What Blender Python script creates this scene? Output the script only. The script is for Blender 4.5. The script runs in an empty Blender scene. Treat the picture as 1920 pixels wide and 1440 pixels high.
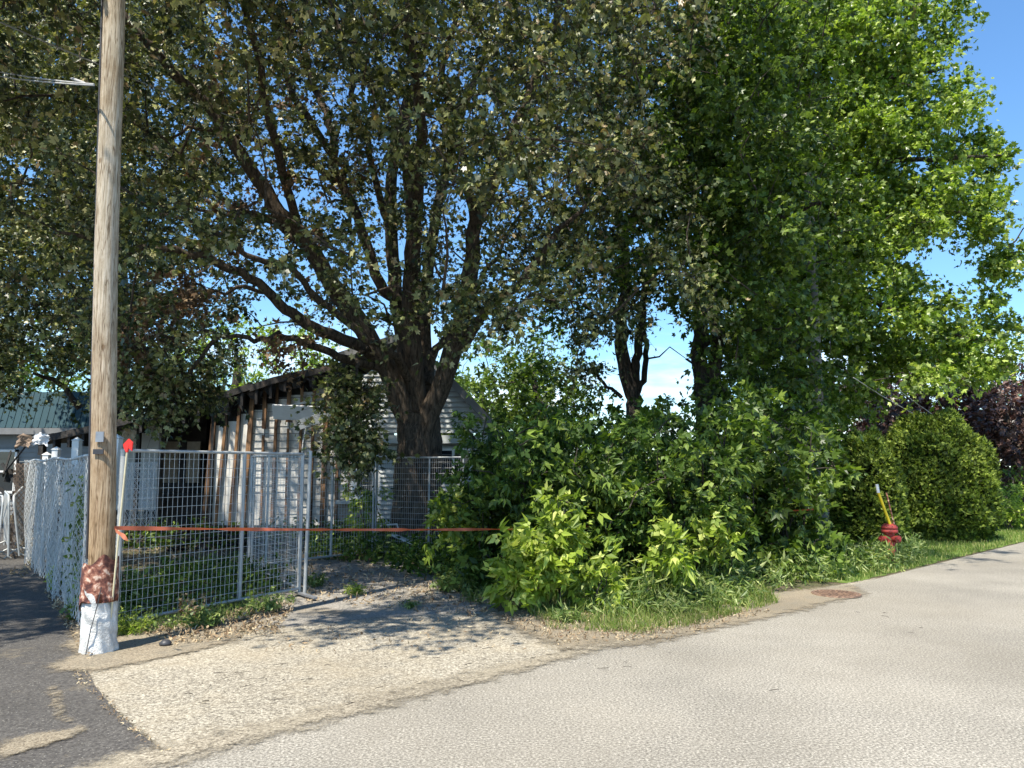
import bpy, math, random
import numpy as np
from mathutils import Vector
R = math.radians
rng = np.random.default_rng(7)
random.seed(7)
sc = bpy.context.scene
# ------------------------------------------------------------------ camera
FPX, PITCH, CH = 1442.0, math.atan(155/1442.0), 1.6
cam = bpy.data.cameras.new('camera'); camo = bpy.data.objects.new('camera', cam)
sc.collection.objects.link(camo); sc.camera = camo
cam.sensor_fit = 'HORIZONTAL'; cam.sensor_width = 36.0; cam.lens = 36.0*FPX/1920
cam.clip_start = 0.05; cam.clip_end = 3000
camo.location = (0, 0, CH); camo.rotation_euler = (math.pi/2+PITCH, 0, 0)
# ------------------------------------------------------------------ sky and sun
SUN_EL, SUN_AZ = 61.0, -32.0          # azimuth of the sun measured from behind the camera, towards the left
to_sun = Vector((math.sin(R(SUN_AZ))*math.cos(R(SUN_EL)), -math.cos(R(SUN_AZ))*math.cos(R(SUN_EL)), math.sin(R(SUN_EL))))
world = bpy.data.worlds.new('World'); sc.world = world; world.use_nodes = True
wn, wl = world.node_tree.nodes, world.node_tree.links
bg = wn['Background']
sky = wn.new('ShaderNodeTexSky'); sky.sky_type = 'NISHITA'; sky.sun_disc = False
sky.sun_elevation = R(SUN_EL); sky.sun_rotation = math.atan2(to_sun.x, to_sun.y)
sky.air_density = 1.15; sky.dust_density = 0.15; sky.ozone_density = 3.2; sky.altitude = 0
tc = wn.new('ShaderNodeTexCoord'); sep = wn.new('ShaderNodeSeparateXYZ'); wl.new(tc.outputs['Generated'], sep.inputs[0])
mp = wn.new('ShaderNodeMapping'); mp.inputs['Scale'].default_value = (1.6, 1.6, 7.0); wl.new(tc.outputs['Generated'], mp.inputs['Vector'])
cn = wn.new('ShaderNodeTexNoise'); cn.inputs['Scale'].default_value = 2.2; cn.inputs['Detail'].default_value = 7; cn.inputs['Roughness'].default_value = 0.6
wl.new(mp.outputs[0], cn.inputs['Vector'])
cr = wn.new('ShaderNodeMapRange'); cr.inputs['From Min'].default_value = 0.45; cr.inputs['From Max'].default_value = 0.68; wl.new(cn.outputs['Fac'], cr.inputs['Value'])
er = wn.new('ShaderNodeMapRange'); er.inputs['From Min'].default_value = 0.20; er.inputs['From Max'].default_value = 0.04; wl.new(sep.outputs['Z'], er.inputs['Value'])
mu = wn.new('ShaderNodeMath'); mu.operation = 'MULTIPLY'; wl.new(cr.outputs[0], mu.inputs[0]); wl.new(er.outputs[0], mu.inputs[1])
mx = wn.new('ShaderNodeMixRGB'); mx.inputs['Color2'].default_value = (9, 9.4, 9.8, 1)
wl.new(mu.outputs[0], mx.inputs['Fac']); tn = wn.new('ShaderNodeMixRGB'); tn.blend_type = 'MULTIPLY'; tn.inputs['Fac'].default_value = 1; tn.inputs['Color2'].default_value = (0.66, 0.89, 1.05, 1); wl.new(sky.outputs[0], tn.inputs['Color1']); wl.new(tn.outputs[0], mx.inputs['Color1']); wl.new(mx.outputs[0], bg.inputs['Color'])
bg.inputs['Strength'].default_value = 0.12
sl = bpy.data.lights.new('sun', 'SUN'); sl.energy = 5.0; sl.angle = R(0.53); sl.color = (1.0, 0.94, 0.82)
so = bpy.data.objects.new('sun', sl); sc.collection.objects.link(so); so.location = (-20, -30, 50)
so.rotation_euler = to_sun.to_track_quat('Z', 'Y').to_euler()
sc.view_settings.view_transform = 'Standard'; sc.view_settings.look = 'None'
sc.view_settings.gamma = 1.0; sc.view_settings.use_curve_mapping = False
sc.view_settings.exposure = 0.95
try:
    sc.cycles.max_bounces = 6; sc.cycles.diffuse_bounces = 3; sc.cycles.glossy_bounces = 2; sc.cycles.transmission_bounces = 4
except Exception: pass
# ------------------------------------------------------------------ geometry helpers
CP, SP = math.cos(PITCH), math.sin(PITCH)
def P(px, py, depth):
    """world point seen at photo pixel (px,py), at world distance `depth` ahead"""
    u, v = (px-960)/FPX, (720-py)/FPX
    y = CP - v*SP; z = SP + v*CP
    return np.array((u/y*depth, depth, CH+z/y*depth))
def G(px, py, z=0.0):
    u, v = (px-960)/FPX, (720-py)/FPX
    y = CP - v*SP; zz = SP + v*CP
    t = (z-CH)/zz
    return np.array((u*t, y*t, z))
def proj(p):
    p = np.atleast_2d(p); d = p-np.array((0, 0, CH))
    f = d[:, 1]*CP+d[:, 2]*SP; up = -d[:, 1]*SP+d[:, 2]*CP
    f = np.where(f < 0.1, 0.1, f)
    return 960+FPX*d[:, 0]/f, 720-FPX*up/f
def nrm(v): return v/np.maximum(np.linalg.norm(v, axis=-1, keepdims=True), 1e-9)

class MB:
    def __init__(s): s.v = []; s.f = []; s.r = []; s.n = 0; s.sm = []
    def add(s, v, f, r=None, smooth=True):
        v = np.asarray(v, float).reshape(-1, 3); f = np.asarray(f, int)
        s.v.append(v); s.f.append(f+s.n); s.n += len(v)
        s.r.append(np.full(len(f), random.random()) if r is None else np.asarray(r, float)); s.sm.append(np.full(len(f), smooth))
        return s
    def box(s, a, b, rot=0.0, at=(0, 0, 0), bev=0):
        x0, y0, z0 = a; x1, y1, z1 = b
        v = np.array([(x, y, z) for z in (z0, z1) for y in (y0, y1) for x in (x0, x1)], float)
        if rot: c, q = math.cos(rot), math.sin(rot); v = np.stack((v[:, 0]*c-v[:, 1]*q, v[:, 0]*q+v[:, 1]*c, v[:, 2]), 1)
        v = v+np.array(at)
        return s.add(v, [(0, 2, 3, 1), (4, 5, 7, 6), (0, 1, 5, 4), (2, 6, 7, 3), (0, 4, 6, 2), (1, 3, 7, 5)], smooth=False)
    def beam(s, p, q, w, t, up=(0, 0, 1)):
        p, q = np.array(p, float), np.array(q, float); d = nrm(q-p); a = nrm(np.cross(d, np.array(up, float)))
        if np.linalg.norm(np.cross(d, up)) < 1e-3: a = np.array((1., 0, 0))
        b = np.cross(a, d); v = []
        for c in (p, q):
            for i, j in ((-1, -1), (1, -1), (1, 1), (-1, 1)): v.append(c+a*w/2*i+b*t/2*j)
        return s.add(v, [(3, 2, 1, 0), (4, 5, 6, 7), (0, 1, 5, 4), (1, 2, 6, 5), (2, 3, 7, 6), (3, 0, 4, 7)], smooth=False)
    def tube(s, pts, rad, n=8, cap=True, ridge=0.0, rk=9, seed=0.0):
        pts = np.asarray(pts, float); m = len(pts); rad = np.broadcast_to(np.asarray(rad, float), (m,))
        d = np.gradient(pts, axis=0); d = nrm(d)
        a = np.cross(d[0], (0.13, 0.07, 1.0)); 
        if np.linalg.norm(a) < 1e-2: a = np.cross(d[0], (1, 0, 0.0))
        a = nrm(a); ang = np.arange(n)*2*math.pi/n; ca, sa = np.cos(ang), np.sin(ang); out = []
        for i in range(m):
            a = a-d[i]*np.dot(a, d[i]); a = nrm(a); b = np.cross(d[i], a)
            rr = rad[i]
            if ridge: rr = rad[i]*(1+ridge*np.sin(ang*rk+1.7*math.sin(i*.55+seed)+seed)*0.5+ridge*0.9*np.sin(ang*3+i*.23+seed))
            out.append(pts[i]+np.outer(ca*rr, a)+np.outer(sa*rr, b))
        v = np.concatenate(out)
        i = np.arange(m-1)[:, None]*n; j = np.arange(n)[None]; k = (j+1) % n
        f = np.stack((i+j, i+k, i+n+k, i+n+j), -1).reshape(-1, 4)
        s.add(v, f)
        if cap and m > 1:
            for base, rev in ((0, True), ((m-1)*n, False)):
                c = len(v); vv = np.concatenate((v[base:base+n], v[base:base+n].mean(0)[None]))
                ff = [(q, (q+1) % n, n) if not rev else ((q+1) % n, q, n) for q in range(n)]
                s.add(vv, ff, smooth=False)
        return s
    def lathe(s, prof, n=20, at=(0, 0, 0)):
        ang = np.arange(n)*2*math.pi/n; v = []
        for r, z in prof: v.append(np.stack((np.cos(ang)*r, np.sin(ang)*r, np.full(n, z)), 1))
        v = np.concatenate(v)+np.array(at); m = len(prof)
        i = np.arange(m-1)[:, None]*n; j = np.arange(n)[None]; k = (j+1) % n
        return s.add(v, np.stack((i+j, i+k, i+n+k, i+n+j), -1).reshape(-1, 4))
    def poly(s, pts): return s.add(pts, [tuple(range(len(pts)))], smooth=False)
    def build(s, name, mat, parent=None, origin=None):
        me = bpy.data.meshes.new(name)
        V = np.concatenate(s.v)
        off = np.array(parent['_w']) if parent is not None else (np.array(origin, float) if origin is not None else np.zeros(3))
        V = V-off
        me.vertices.add(len(V)); me.vertices.foreach_set('co', V.ravel())
        li = np.concatenate([f.ravel() for f in s.f]); tot = np.concatenate([np.full(len(f), f.shape[1]) for f in s.f])
        st = np.concatenate(([0], np.cumsum(tot)[:-1]))
        me.loops.add(len(li)); me.loops.foreach_set('vertex_index', li)
        me.polygons.add(len(tot)); me.polygons.foreach_set('loop_start', st); me.polygons.foreach_set('loop_total', tot)
        me.polygons.foreach_set('use_smooth', np.concatenate(s.sm))
        me.update(calc_edges=True); me.validate()
        at = me.attributes.new('rnd', 'FLOAT', 'FACE')
        rr = np.concatenate(s.r)
        if len(rr) == len(me.polygons): at.data.foreach_set('value', rr)
        me.materials.append(mat)
        o = bpy.data.objects.new(name, me); sc.collection.objects.link(o)
        if parent is not None: o.parent = parent; o['_w'] = list(parent['_w'])
        else: o.location = off; o['_w'] = list(off)
        return o
def tag(o, label=None, cat=None, group=None, kind=None):
    if label: o['label'] = label
    if cat: o['category'] = cat
    if group: o['group'] = group
    if kind: o['kind'] = kind
    return o
def thing(name, loc, label, cat, group=None):
    o = bpy.data.objects.new(name, None); sc.collection.objects.link(o); o.empty_display_size = 0.1
    o.location = tuple(float(a) for a in loc); o['_w'] = [float(a) for a in loc]
    return tag(o, label, cat, group)
def dup(root, loc, rz=0.0, label=None, scale=1.0):
    r = root.copy(); sc.collection.objects.link(r); r.location = loc; r.rotation_euler = (0, 0, rz); r.scale = (scale,)*3
    if label: r['label'] = label
    for ch in list(root.children):
        c = ch.copy(); sc.collection.objects.link(c); c.parent = r
        for g in list(ch.children):
            d = g.copy(); sc.collection.objects.link(d); d.parent = c
    return r
# ------------------------------------------------------------------ materials
def mat(name):
    m = bpy.data.materials.new(name); m.use_nodes = True
    return m, m.node_tree.nodes, m.node_tree.links, m.node_tree.nodes['Principled BSDF']
def ramp(n, stops, interp='LINEAR'):
    r = n.new('ShaderNodeValToRGB'); r.color_ramp.interpolation = interp
    e = r.color_ramp.elements
    while len(e) < len(stops): e.new(0.5)
    for q, (p, c) in zip(e, stops): q.position = p; q.color = (*c, 1) if len(c) == 3 else c
    return r
def coords(n, l, scale=(1, 1, 1), src='Object'):
    t = n.new('ShaderNodeTexCoord'); m = n.new('ShaderNodeMapping'); m.inputs['Scale'].default_value = scale
    l.new(t.outputs[src], m.inputs['Vector']); return m.outputs[0]
def noise(n, l, vec, scale, detail=4, rough=0.55, dist=0.0):
    t = n.new('ShaderNodeTexNoise'); t.inputs['Scale'].default_value = scale; t.inputs['Detail'].default_value = detail
    t.inputs['Roughness'].default_value = rough; t.inputs['Distortion'].default_value = dist
    l.new(vec, t.inputs['Vector']); return t.outputs['Fac']
def bump(n, l, b, h, strength, dist=0.01):
    k = n.new('ShaderNodeBump'); k.inputs['Strength'].default_value = strength; k.inputs['Distance'].default_value = dist
    l.new(h, k.inputs['Height']); l.new(k.outputs[0], b.inputs['Normal'])
def mix(n, l, f, a, b, mode='MIX'):
    m = n.new('ShaderNodeMixRGB'); m.blend_type = mode
    for k, v in (('Fac', f), ('Color1', a), ('Color2', b)):
        if isinstance(v, (int, float)): m.inputs[k].default_value = v
        elif isinstance(v, tuple): m.inputs[k].default_value = (*v, 1)
        else: l.new(v, m.inputs[k])
    return m.outputs[0]
def leafmat(name, stops, trans=0.3, rough=0.42, spec=0.5, tcol=(1.25, 1.35, 0.55)):
    m, n, l, b = mat(name)
    a = n.new('ShaderNodeAttribute'); a.attribute_name = 'rnd'
    r = ramp(n, stops); l.new(a.outputs['Fac'], r.inputs[0])
    nz = noise(n, l, coords(n, l), 0.9, 3); rr = ramp(n, [(0.3, (0.72,)*3), (0.7, (1.25,)*3)]); l.new(nz, rr.inputs[0])
    c = mix(n, l, 1.0, r.outputs[0], rr.outputs[0], 'MULTIPLY')
    l.new(c, b.inputs['Base Color']); b.inputs['Roughness'].default_value = rough; b.inputs['Specular IOR Level'].default_value = spec
    t = n.new('ShaderNodeBsdfTranslucent'); tm = mix(n, l, 1.0, c, tcol, 'MULTIPLY'); l.new(tm, t.inputs['Color'])
    ms = n.new('ShaderNodeMixShader'); ms.inputs[0].default_value = trans
    l.new(b.outputs[0], ms.inputs[1]); l.new(t.outputs[0], ms.inputs[2]); l.new(ms.outputs[0], n['Material Output'].inputs['Surface'])
    return m
def plain(name, col, rough=0.6, metal=0.0, var=0.25, sc_=6.0, bmp=0.15, spec=0.5):
    m, n, l, b = mat(name); v = coords(n, l); f = noise(n, l, v, sc_, 6, 0.65)
    lo = tuple(c*(1-var) for c in col); hi = tuple(min(1, c*(1+var)) for c in col)
    r = ramp(n, [(0.3, lo), (0.7, hi)]); l.new(f, r.inputs[0]); l.new(r.outputs[0], b.inputs['Base Color'])
    b.inputs['Roughness'].default_value = rough; b.inputs['Metallic'].default_value = metal; b.inputs['Specular IOR Level'].default_value = spec
    f2 = noise(n, l, v, sc_*7, 3); bump(n, l, b, f2, bmp, 0.01)
    return m
M = {}
# trees
M['leaf_maple'] = leafmat('leaf_maple', [(0.0, (0.022, 0.036, 0.008)), (0.38, (0.085, 0.108, 0.024)), (0.68, (0.25, 0.265, 0.085)), (0.94, (0.48, 0.45, 0.23)), (1.0, (0.30, 0.22, 0.11))], 0.2, 0.42, 0.5)
M['leaf_dead'] = leafmat('leaf_dead', [(0.0, (0.10, 0.06, 0.035)), (0.6, (0.22, 0.14, 0.08)), (1.0, (0.36, 0.27, 0.16))], 0.2, 0.6, 0.3, (1.2, 1.0, 0.7))
M['leaf_bright'] = leafmat('leaf_bright', [(0.0, (0.06, 0.11, 0.012)), (0.5, (0.21, 0.31, 0.04)), (1.0, (0.50, 0.58, 0.16))], 0.45, 0.36, 0.6)
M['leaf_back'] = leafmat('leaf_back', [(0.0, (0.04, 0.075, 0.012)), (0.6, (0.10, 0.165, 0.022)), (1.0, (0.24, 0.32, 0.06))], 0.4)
M['leaf_shrub'] = leafmat('leaf_shrub', [(0.0, (0.022, 0.05, 0.008)), (0.6, (0.082, 0.145, 0.020)), (1.0, (0.25, 0.33, 0.06))], 0.34, 0.5, 0.35)
M['leaf_lime'] = leafmat('leaf_lime', [(0.0, (0.12, 0.19, 0.015)), (0.6, (0.33, 0.43, 0.05)), (1.0, (0.60, 0.64, 0.18))], 0.42, 0.5)
M['leaf_weed'] = leafmat('leaf_weed', [(0.0, (0.06, 0.11, 0.022)), (0.6, (0.18, 0.26, 0.06)), (1.0, (0.40, 0.44, 0.17))], 0.35, 0.5)
M['leaf_purple'] = leafmat('leaf_purple', [(0.0, (0.025, 0.015, 0.013)), (0.7, (0.09, 0.05, 0.040)), (1.0, (0.24, 0.15, 0.12))], 0.2, 0.4, 0.5, (1.5, 0.8, 0.7))
M['leaf_cedar'] = leafmat('leaf_cedar', [(0.0, (0.025, 0.045, 0.008)), (0.5, (0.13, 0.19, 0.024)), (1.0, (0.33, 0.40, 0.07))], 0.3, 0.6, 0.3)
M['grass'] = leafmat('grass', [(0.0, (0.08, 0.14, 0.025)), (0.6, (0.17, 0.25, 0.045)), (1.0, (0.45, 0.42, 0.18))], 0.35, 0.6, 0.3)
M['litter'] = leafmat('litter', [(0.0, (0.13, 0.08, 0.045)), (0.6, (0.34, 0.25, 0.15)), (1.0, (0.55, 0.46, 0.30))], 0.1, 0.7, 0.2, (1, 1, .8))
def barkmat(name, c0, c1):
    m, n, l, b = mat(name); v = coords(n, l, (7, 7, 1.3)); f = noise(n, l, v, 3.2, 8, 0.7, 0.4)
    r = ramp(n, [(0.36, c0), (0.62, c1)]); l.new(f, r.inputs[0]); l.new(r.outputs[0], b.inputs['Base Color'])
    b.inputs['Roughness'].default_value = 0.9; b.inputs['Specular IOR Level'].default_value = 0.2
    bump(n, l, b, f, 1.0, 0.09); return m
M['bark'] = barkmat('bark', (0.035, 0.027, 0.02), (0.19, 0.145, 0.105))
M['bark_dark'] = barkmat('bark_dark', (0.03, 0.026, 0.022), (0.12, 0.10, 0.08))
# wood pole
def polemat():
    m, n, l, b = mat('pole_wood'); v = coords(n, l, (1, 1, 0.045)); f = noise(n, l, v, 62, 9, 0.8, 0.5)
    r = ramp(n, [(0.34, (0.10, 0.075, 0.05)), (0.43, (0.38, 0.31, 0.22)), (0.52, (0.55, 0.47, 0.36)), (0.66, (0.70, 0.63, 0.52))]); l.new(f, r.inputs[0])
    g = noise(n, l, coords(n, l, (1, 1, 0.6)), 5, 6, 0.65); rg = ramp(n, [(0.45, (1, 1, 1)), (0.70, (0.62, 0.55, 0.47))]); l.new(g, rg.inputs[0])
    c = mix(n, l, 1.0, r.outputs[0], rg.outputs[0], 'MULTIPLY')
    ck = noise(n, l, coords(n, l, (1, 1, 0.05)), 26, 3, 0.5, 0.2); rk_ = ramp(n, [(0.475, (1, 1, 1)), (0.498, (0.30, 0.24, 0.18)), (0.504, (0.30, 0.24, 0.18)), (0.527, (1, 1, 1))]); l.new(ck, rk_.inputs[0]); c = mix(n, l, 0.85, c, mix(n, l, 1.0, c, rk_.outputs[0], 'MULTIPLY'))
    kv = n.new('ShaderNodeTexVoronoi'); kv.inputs['Scale'].default_value = 5.5; l.new(coords(n, l, (1, 1, .6)), kv.inputs['Vector']); rkn = ramp(n, [(0.06, (0.35, 0.25, 0.17)), (0.13, (1, 1, 1))]); l.new(kv.outputs['Distance'], rkn.inputs[0]); c = mix(n, l, 0.8, c, mix(n, l, 1.0, c, rkn.outputs[0], 'MULTIPLY'))
    s = n.new('ShaderNodeSeparateXYZ'); t = n.new('ShaderNodeTexCoord'); l.new(t.outputs['Object'], s.inputs[0])
    mr = n.new('ShaderNodeMapRange'); mr.inputs['From Min'].default_value = 3.2; mr.inputs['From Max'].default_value = 0.6; l.new(s.outputs['Z'], mr.inputs['Value'])
    c = mix(n, l, mr.outputs[0], c, mix(n, l, 1.0, c, (0.88, 0.70, 0.52), 'MULTIPLY'))
    l.new(c, b.inputs['Base Color']); b.inputs['Roughness'].default_value = 0.85; b.inputs['Specular IOR Level'].default_value = 0.2
    bump(n, l, b, f, 0.8, 0.02); return m
M['pole'] = polemat()
M['shaded_pole'] = plain('shaded_wood', (0.20, 0.18, 0.15), 0.9, 0, 0.25, 9, 0.3)  # dark grey carries the leaf shade on the pole among the maple boughs
M['wrap'] = plain('white_wrap', (0.56, 0.555, 0.53), 0.8, 0, 0.38, 9, 1.0)
m, n, l, b = mat('rusty_sheet'); v = coords(n, l); f = noise(n, l, v, 17, 4, 0.55, 0.3)
r = ramp(n, [(0.38, (0.07, 0.022, 0.018)), (0.49, (0.19, 0.065, 0.042)), (0.56, (0.36, 0.16, 0.10)), (0.63, (0.66, 0.47, 0.36))]); l.new(f, r.inputs[0]); l.new(r.outputs[0], b.inputs['Base Color']); b.inputs['Roughness'].default_value = 0.75; bump(n, l, b, f, 0.6, 0.02); M['rust'] = m
M['galv'] = plain('galvanised_steel', (0.42, 0.43, 0.42), 0.5, 0.25, 0.15, 9, 0.05)
M['mesh_wire'] = plain('mesh_wire', (0.62, 0.62, 0.59), 0.5, 0.1, 0.15, 9, 0.05)
M['wire'] = plain('cable', (0.10, 0.10, 0.10), 0.6, 0, 0.1)
M['wire_light'] = plain('cable_grey', (0.42, 0.42, 0.42), 0.5, 0.2, 0.1)
M['tape'] = leafmat('orange_tape', [(0, (0.40, 0.085, 0.04)), (1, (0.56, 0.20, 0.11))], 0.2, 0.5, 0.4, (1, .8, .6))
M['red'] = plain('red_plastic', (0.75, 0.03, 0.02), 0.4, 0, 0.1, 5, 0.03)
M['bamboo'] = plain('marker_rod', (0.62, 0.55, 0.36), 0.5, 0, 0.1, 12, 0.05)
M['hyd'] = plain('hydrant_red', (0.34, 0.045, 0.035), 0.65, 0, 0.45, 14, 0.15)
M['iron_dark'] = plain('dark_iron', (0.12, 0.05, 0.04), 0.7)
M['yellow'] = plain('yellow_plastic', (0.80, 0.58, 0.02), 0.45, 0, 0.1, 8, 0.03)
M['white'] = plain('white_paint', (0.72, 0.72, 0.70), 0.5, 0, 0.08, 5, 0.05)
M['black'] = plain('black_plastic', (0.04, 0.04, 0.045), 0.5)
M['tagmetal'] = plain('tag_metal', (0.30, 0.31, 0.33), 0.4, 0.6)
# house
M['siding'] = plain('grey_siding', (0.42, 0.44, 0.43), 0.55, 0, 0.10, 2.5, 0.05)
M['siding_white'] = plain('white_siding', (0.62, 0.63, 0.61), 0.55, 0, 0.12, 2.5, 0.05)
M['siding_shaded'] = plain('shaded_siding', (0.20, 0.21, 0.21), 0.6, 0, 0.15, 2.5, 0.05)  # darker grey: tree shade on the neighbour wall is put into the colour
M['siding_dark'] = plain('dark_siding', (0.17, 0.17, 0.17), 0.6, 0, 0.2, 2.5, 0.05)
def boardmat():
    m, n, l, b = mat('sheathing'); f = noise(n, l, coords(n, l, (1, 1, 0.35)), 2.4, 7, 0.7, 0.5)
    r = ramp(n, [(0.26, (0.20, 0.17, 0.14)), (0.40, (0.52, 0.51, 0.48)), (0.65, (0.78, 0.75, 0.68))]); l.new(f, r.inputs[0])
    l.new(r.outputs[0], b.inputs['Base Color']); b.inputs['Roughness'].default_value = 0.9; bump(n, l, b, f, 0.3, 0.01); return m
M['sheath'] = boardmat()
def studmat():
    m, n, l, b = mat('stud_wood'); f = noise(n, l, coords(n, l, (8, 8, 0.8)), 4, 6, 0.7); g = noise(n, l, coords(n, l), 1.3, 4)
    r = ramp(n, [(0.3, (0.14, 0.07, 0.03)), (0.7, (0.36, 0.20, 0.095))]); l.new(f, r.inputs[0])
    r2 = ramp(n, [(0.42, (0.25, 0.22, 0.2)), (0.56, (1, 1, 1))]); l.new(g, r2.inputs[0])
    l.new(mix(n, l, 1.0, r.outputs[0], r2.outputs[0], 'MULTIPLY'), b.inputs['Base Color']); b.inputs['Roughness'].default_value = 0.85; return m
M['stud'] = studmat()
def charmat():
    m, n, l, b = mat('charred'); f = noise(n, l, coords(n, l), 3, 8, 0.7)
    r = ramp(n, [(0.45, (0.012, 0.011, 0.010)), (0.62, (0.04, 0.033, 0.028)), (0.74, (0.16, 0.10, 0.07))]); l.new(f, r.inputs[0]); l.new(r.outputs[0], b.inputs['Base Color'])
    b.inputs['Roughness'].default_value = 0.8; bump(n, l, b, f, 0.8, 0.04); return m
M['char'] = charmat()
m, n, l, b = mat('old_brick'); bt = n.new('ShaderNodeTexBrick'); l.new(coords(n, l, (1, 1, 1)), bt.inputs['Vector'])
bt.inputs['Scale'].default_value = 4; bt.inputs['Color1'].default_value = (0.30, 0.20, 0.14, 1); bt.inputs['Color2'].default_value = (0.36, 0.31, 0.24, 1); bt.inputs['Mortar'].default_value = (0.35, 0.34, 0.31, 1)
t_ = n.new('ShaderNodeTexCoord'); q_ = n.new('ShaderNodeSeparateXYZ'); c_ = n.new('ShaderNodeCombineXYZ'); l.new(t_.outputs['Object'], q_.inputs[0]); l.new(q_.outputs['X'], c_.inputs['X']); l.new(q_.outputs['Z'], c_.inputs['Y']); l.new(c_.outputs[0], bt.inputs['Vector'])
l.new(bt.outputs[0], b.inputs['Base Color']); b.inputs['Roughness'].default_value = 0.9; M['brick'] = m
m, n, l, b = mat('window_glass'); b.inputs['Base Color'].default_value = (0.02, 0.025, 0.03, 1); b.inputs['Roughness'].default_value = 0.08; b.inputs['Specular IOR Level'].default_value = 0.8; M['glass'] = m
M['teal'] = plain('teal_metal_roof', (0.014, 0.05, 0.064), 0.8, 0.0, 0.12, 2, 0.03)  # teal darkened, with the shade of the leaves over the roof included
M['tan'] = plain('tan_panel', (0.36, 0.31, 0.24), 0.8)
M['cloth'] = plain('white_plastic_sheet', (0.72, 0.74, 0.77), 0.5, 0, 0.1, 5, 0.2)
M['rustbrown'] = plain('rusty_mesh', (0.24, 0.17, 0.12), 0.7, 0.2, 0.3, 10, 0.1)
# ------------------------------------------------------------------ ground materials
def groundmat(name, stops, fine=90, spots=None, patch=None, bstr=0.5, rough=0.92, crack=None):
    m, n, l, b = mat(name); v = coords(n, l); f = noise(n, l, v, fine, 5, 0.75)
    r = ramp(n, stops); l.new(f, r.inputs[0]); c = r.outputs[0]
    big = noise(n, l, v, 0.55, 5, 0.6); rb = ramp(n, [(0.35, (0.82,)*3), (0.65, (1.12,)*3)]); l.new(big, rb.inputs[0]); c = mix(n, l, 1.0, c, rb.outputs[0], 'MULTIPLY')
    if patch:
        g = noise(n, l, v, patch[0], 6, 0.65, 0.3); rp = ramp(n, [(patch[1], (0, 0, 0)), (patch[1]+patch[3], (1, 1, 1))]); l.new(g, rp.inputs[0]); c = mix(n, l, rp.outputs[0], c, mix(n, l, 0.5, c, patch[2]))
    if spots:
        vo = n.new('ShaderNodeTexVoronoi'); vo.inputs['Scale'].default_value = spots[0]; l.new(v, vo.inputs['Vector'])
        rs = ramp(n, [(spots[1], (1, 1, 1)), (spots[1]+0.06, (0, 0, 0))]); l.new(vo.outputs['Distance'], rs.inputs[0])
        kk = mix(n, l, 1.0, rs.outputs[0], noise(n, l, v, spots[0]*.7, 2), 'MULTIPLY'); c = mix(n, l, kk, c, spots[2])
    if crack:
        vo = n.new('ShaderNodeTexVoronoi'); vo.feature = 'DISTANCE_TO_EDGE'; vo.inputs['Scale'].default_value = crack[0]
        wv = n.new('ShaderNodeVectorMath'); wv.operation = 'ADD'; nt = n.new('ShaderNodeTexNoise'); nt.inputs['Scale'].default_value = 2.5; l.new(v, nt.inputs['Vector'])
        l.new(v, wv.inputs[0]); l.new(nt.outputs['Color'], wv.inputs[1]); l.new(wv.outputs[0], vo.inputs['Vector'])
        rs = ramp(n, [(0.0, (1, 1, 1)), (crack[1], (0, 0, 0))]); l.new(vo.outputs['Distance'], rs.inputs[0]); c = mix(n, l, rs.outputs[0], c, crack[2])
    l.new(c, b.inputs['Base Color']); b.inputs['Roughness'].default_value = rough; b.inputs['Specular IOR Level'].default_value = 0.25
    bump(n, l, b, f, bstr, 0.012); return m
M['road'] = groundmat('road_asphalt', [(0.32, (0.045, 0.040, 0.033)), (0.5, (0.245, 0.224, 0.187)), (0.68, (0.54, 0.50, 0.425))], 62, (40, 0.14, (0.58, 0.54, 0.46)), (0.35, 0.42, (0.20, 0.175, 0.135), 0.3), 0.35)
M['apron'] = groundmat('tan_gravel_asphalt', [(0.33, (0.045, 0.038, 0.028)), (0.5, (0.27, 0.238, 0.185)), (0.67, (0.60, 0.55, 0.44))], 54, (38, 0.15, (0.66, 0.61, 0.50)), (0.9, 0.46, (0.34, 0.28, 0.19), 0.22), 0.7)
M['lot'] = groundmat('dark_asphalt', [(0.35, (0.035, 0.032, 0.03)), (0.55, (0.09, 0.083, 0.075)), (0.75, (0.18, 0.168, 0.15))], 55, (30, 0.10, (0.42, 0.40, 0.34)), (1.4, 0.60, (0.22, 0.18, 0.12), 0.08), 0.5)
M['drive'] = groundmat('old_driveway', [(0.33, (0.12, 0.11, 0.095)), (0.5, (0.26, 0.24, 0.21)), (0.68, (0.44, 0.40, 0.34))], 40, None, (1.3, 0.5, (0.22, 0.17, 0.10), 0.15), 0.7)
M['soil'] = groundmat('soil', [(0.35, (0.05, 0.042, 0.028)), (0.6, (0.13, 0.105, 0.065))], 30, None, (1.0, 0.5, (0.10, 0.14, 0.04), 0.2), 0.9)
M['dirt'] = groundmat('dirt_edge', [(0.33, (0.07, 0.055, 0.036)), (0.5, (0.25, 0.205, 0.145)), (0.7, (0.47, 0.41, 0.30))], 75, None, (3.0, 0.45, (0.20, 0.18, 0.14), 0.2), 0.9)
M['sand'] = groundmat('sandy_seam', [(0.33, (0.06, 0.05, 0.036)), (0.5, (0.26, 0.222, 0.165)), (0.68, (0.54, 0.48, 0.37))], 58, None, (2.0, 0.45, (0.30, 0.26, 0.19), 0.2), 0.8)
M['lawn'] = groundmat('lawn_ground', [(0.35, (0.07, 0.11, 0.02)), (0.6, (0.14, 0.20, 0.04))], 30, None, None, 0.9)
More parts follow.
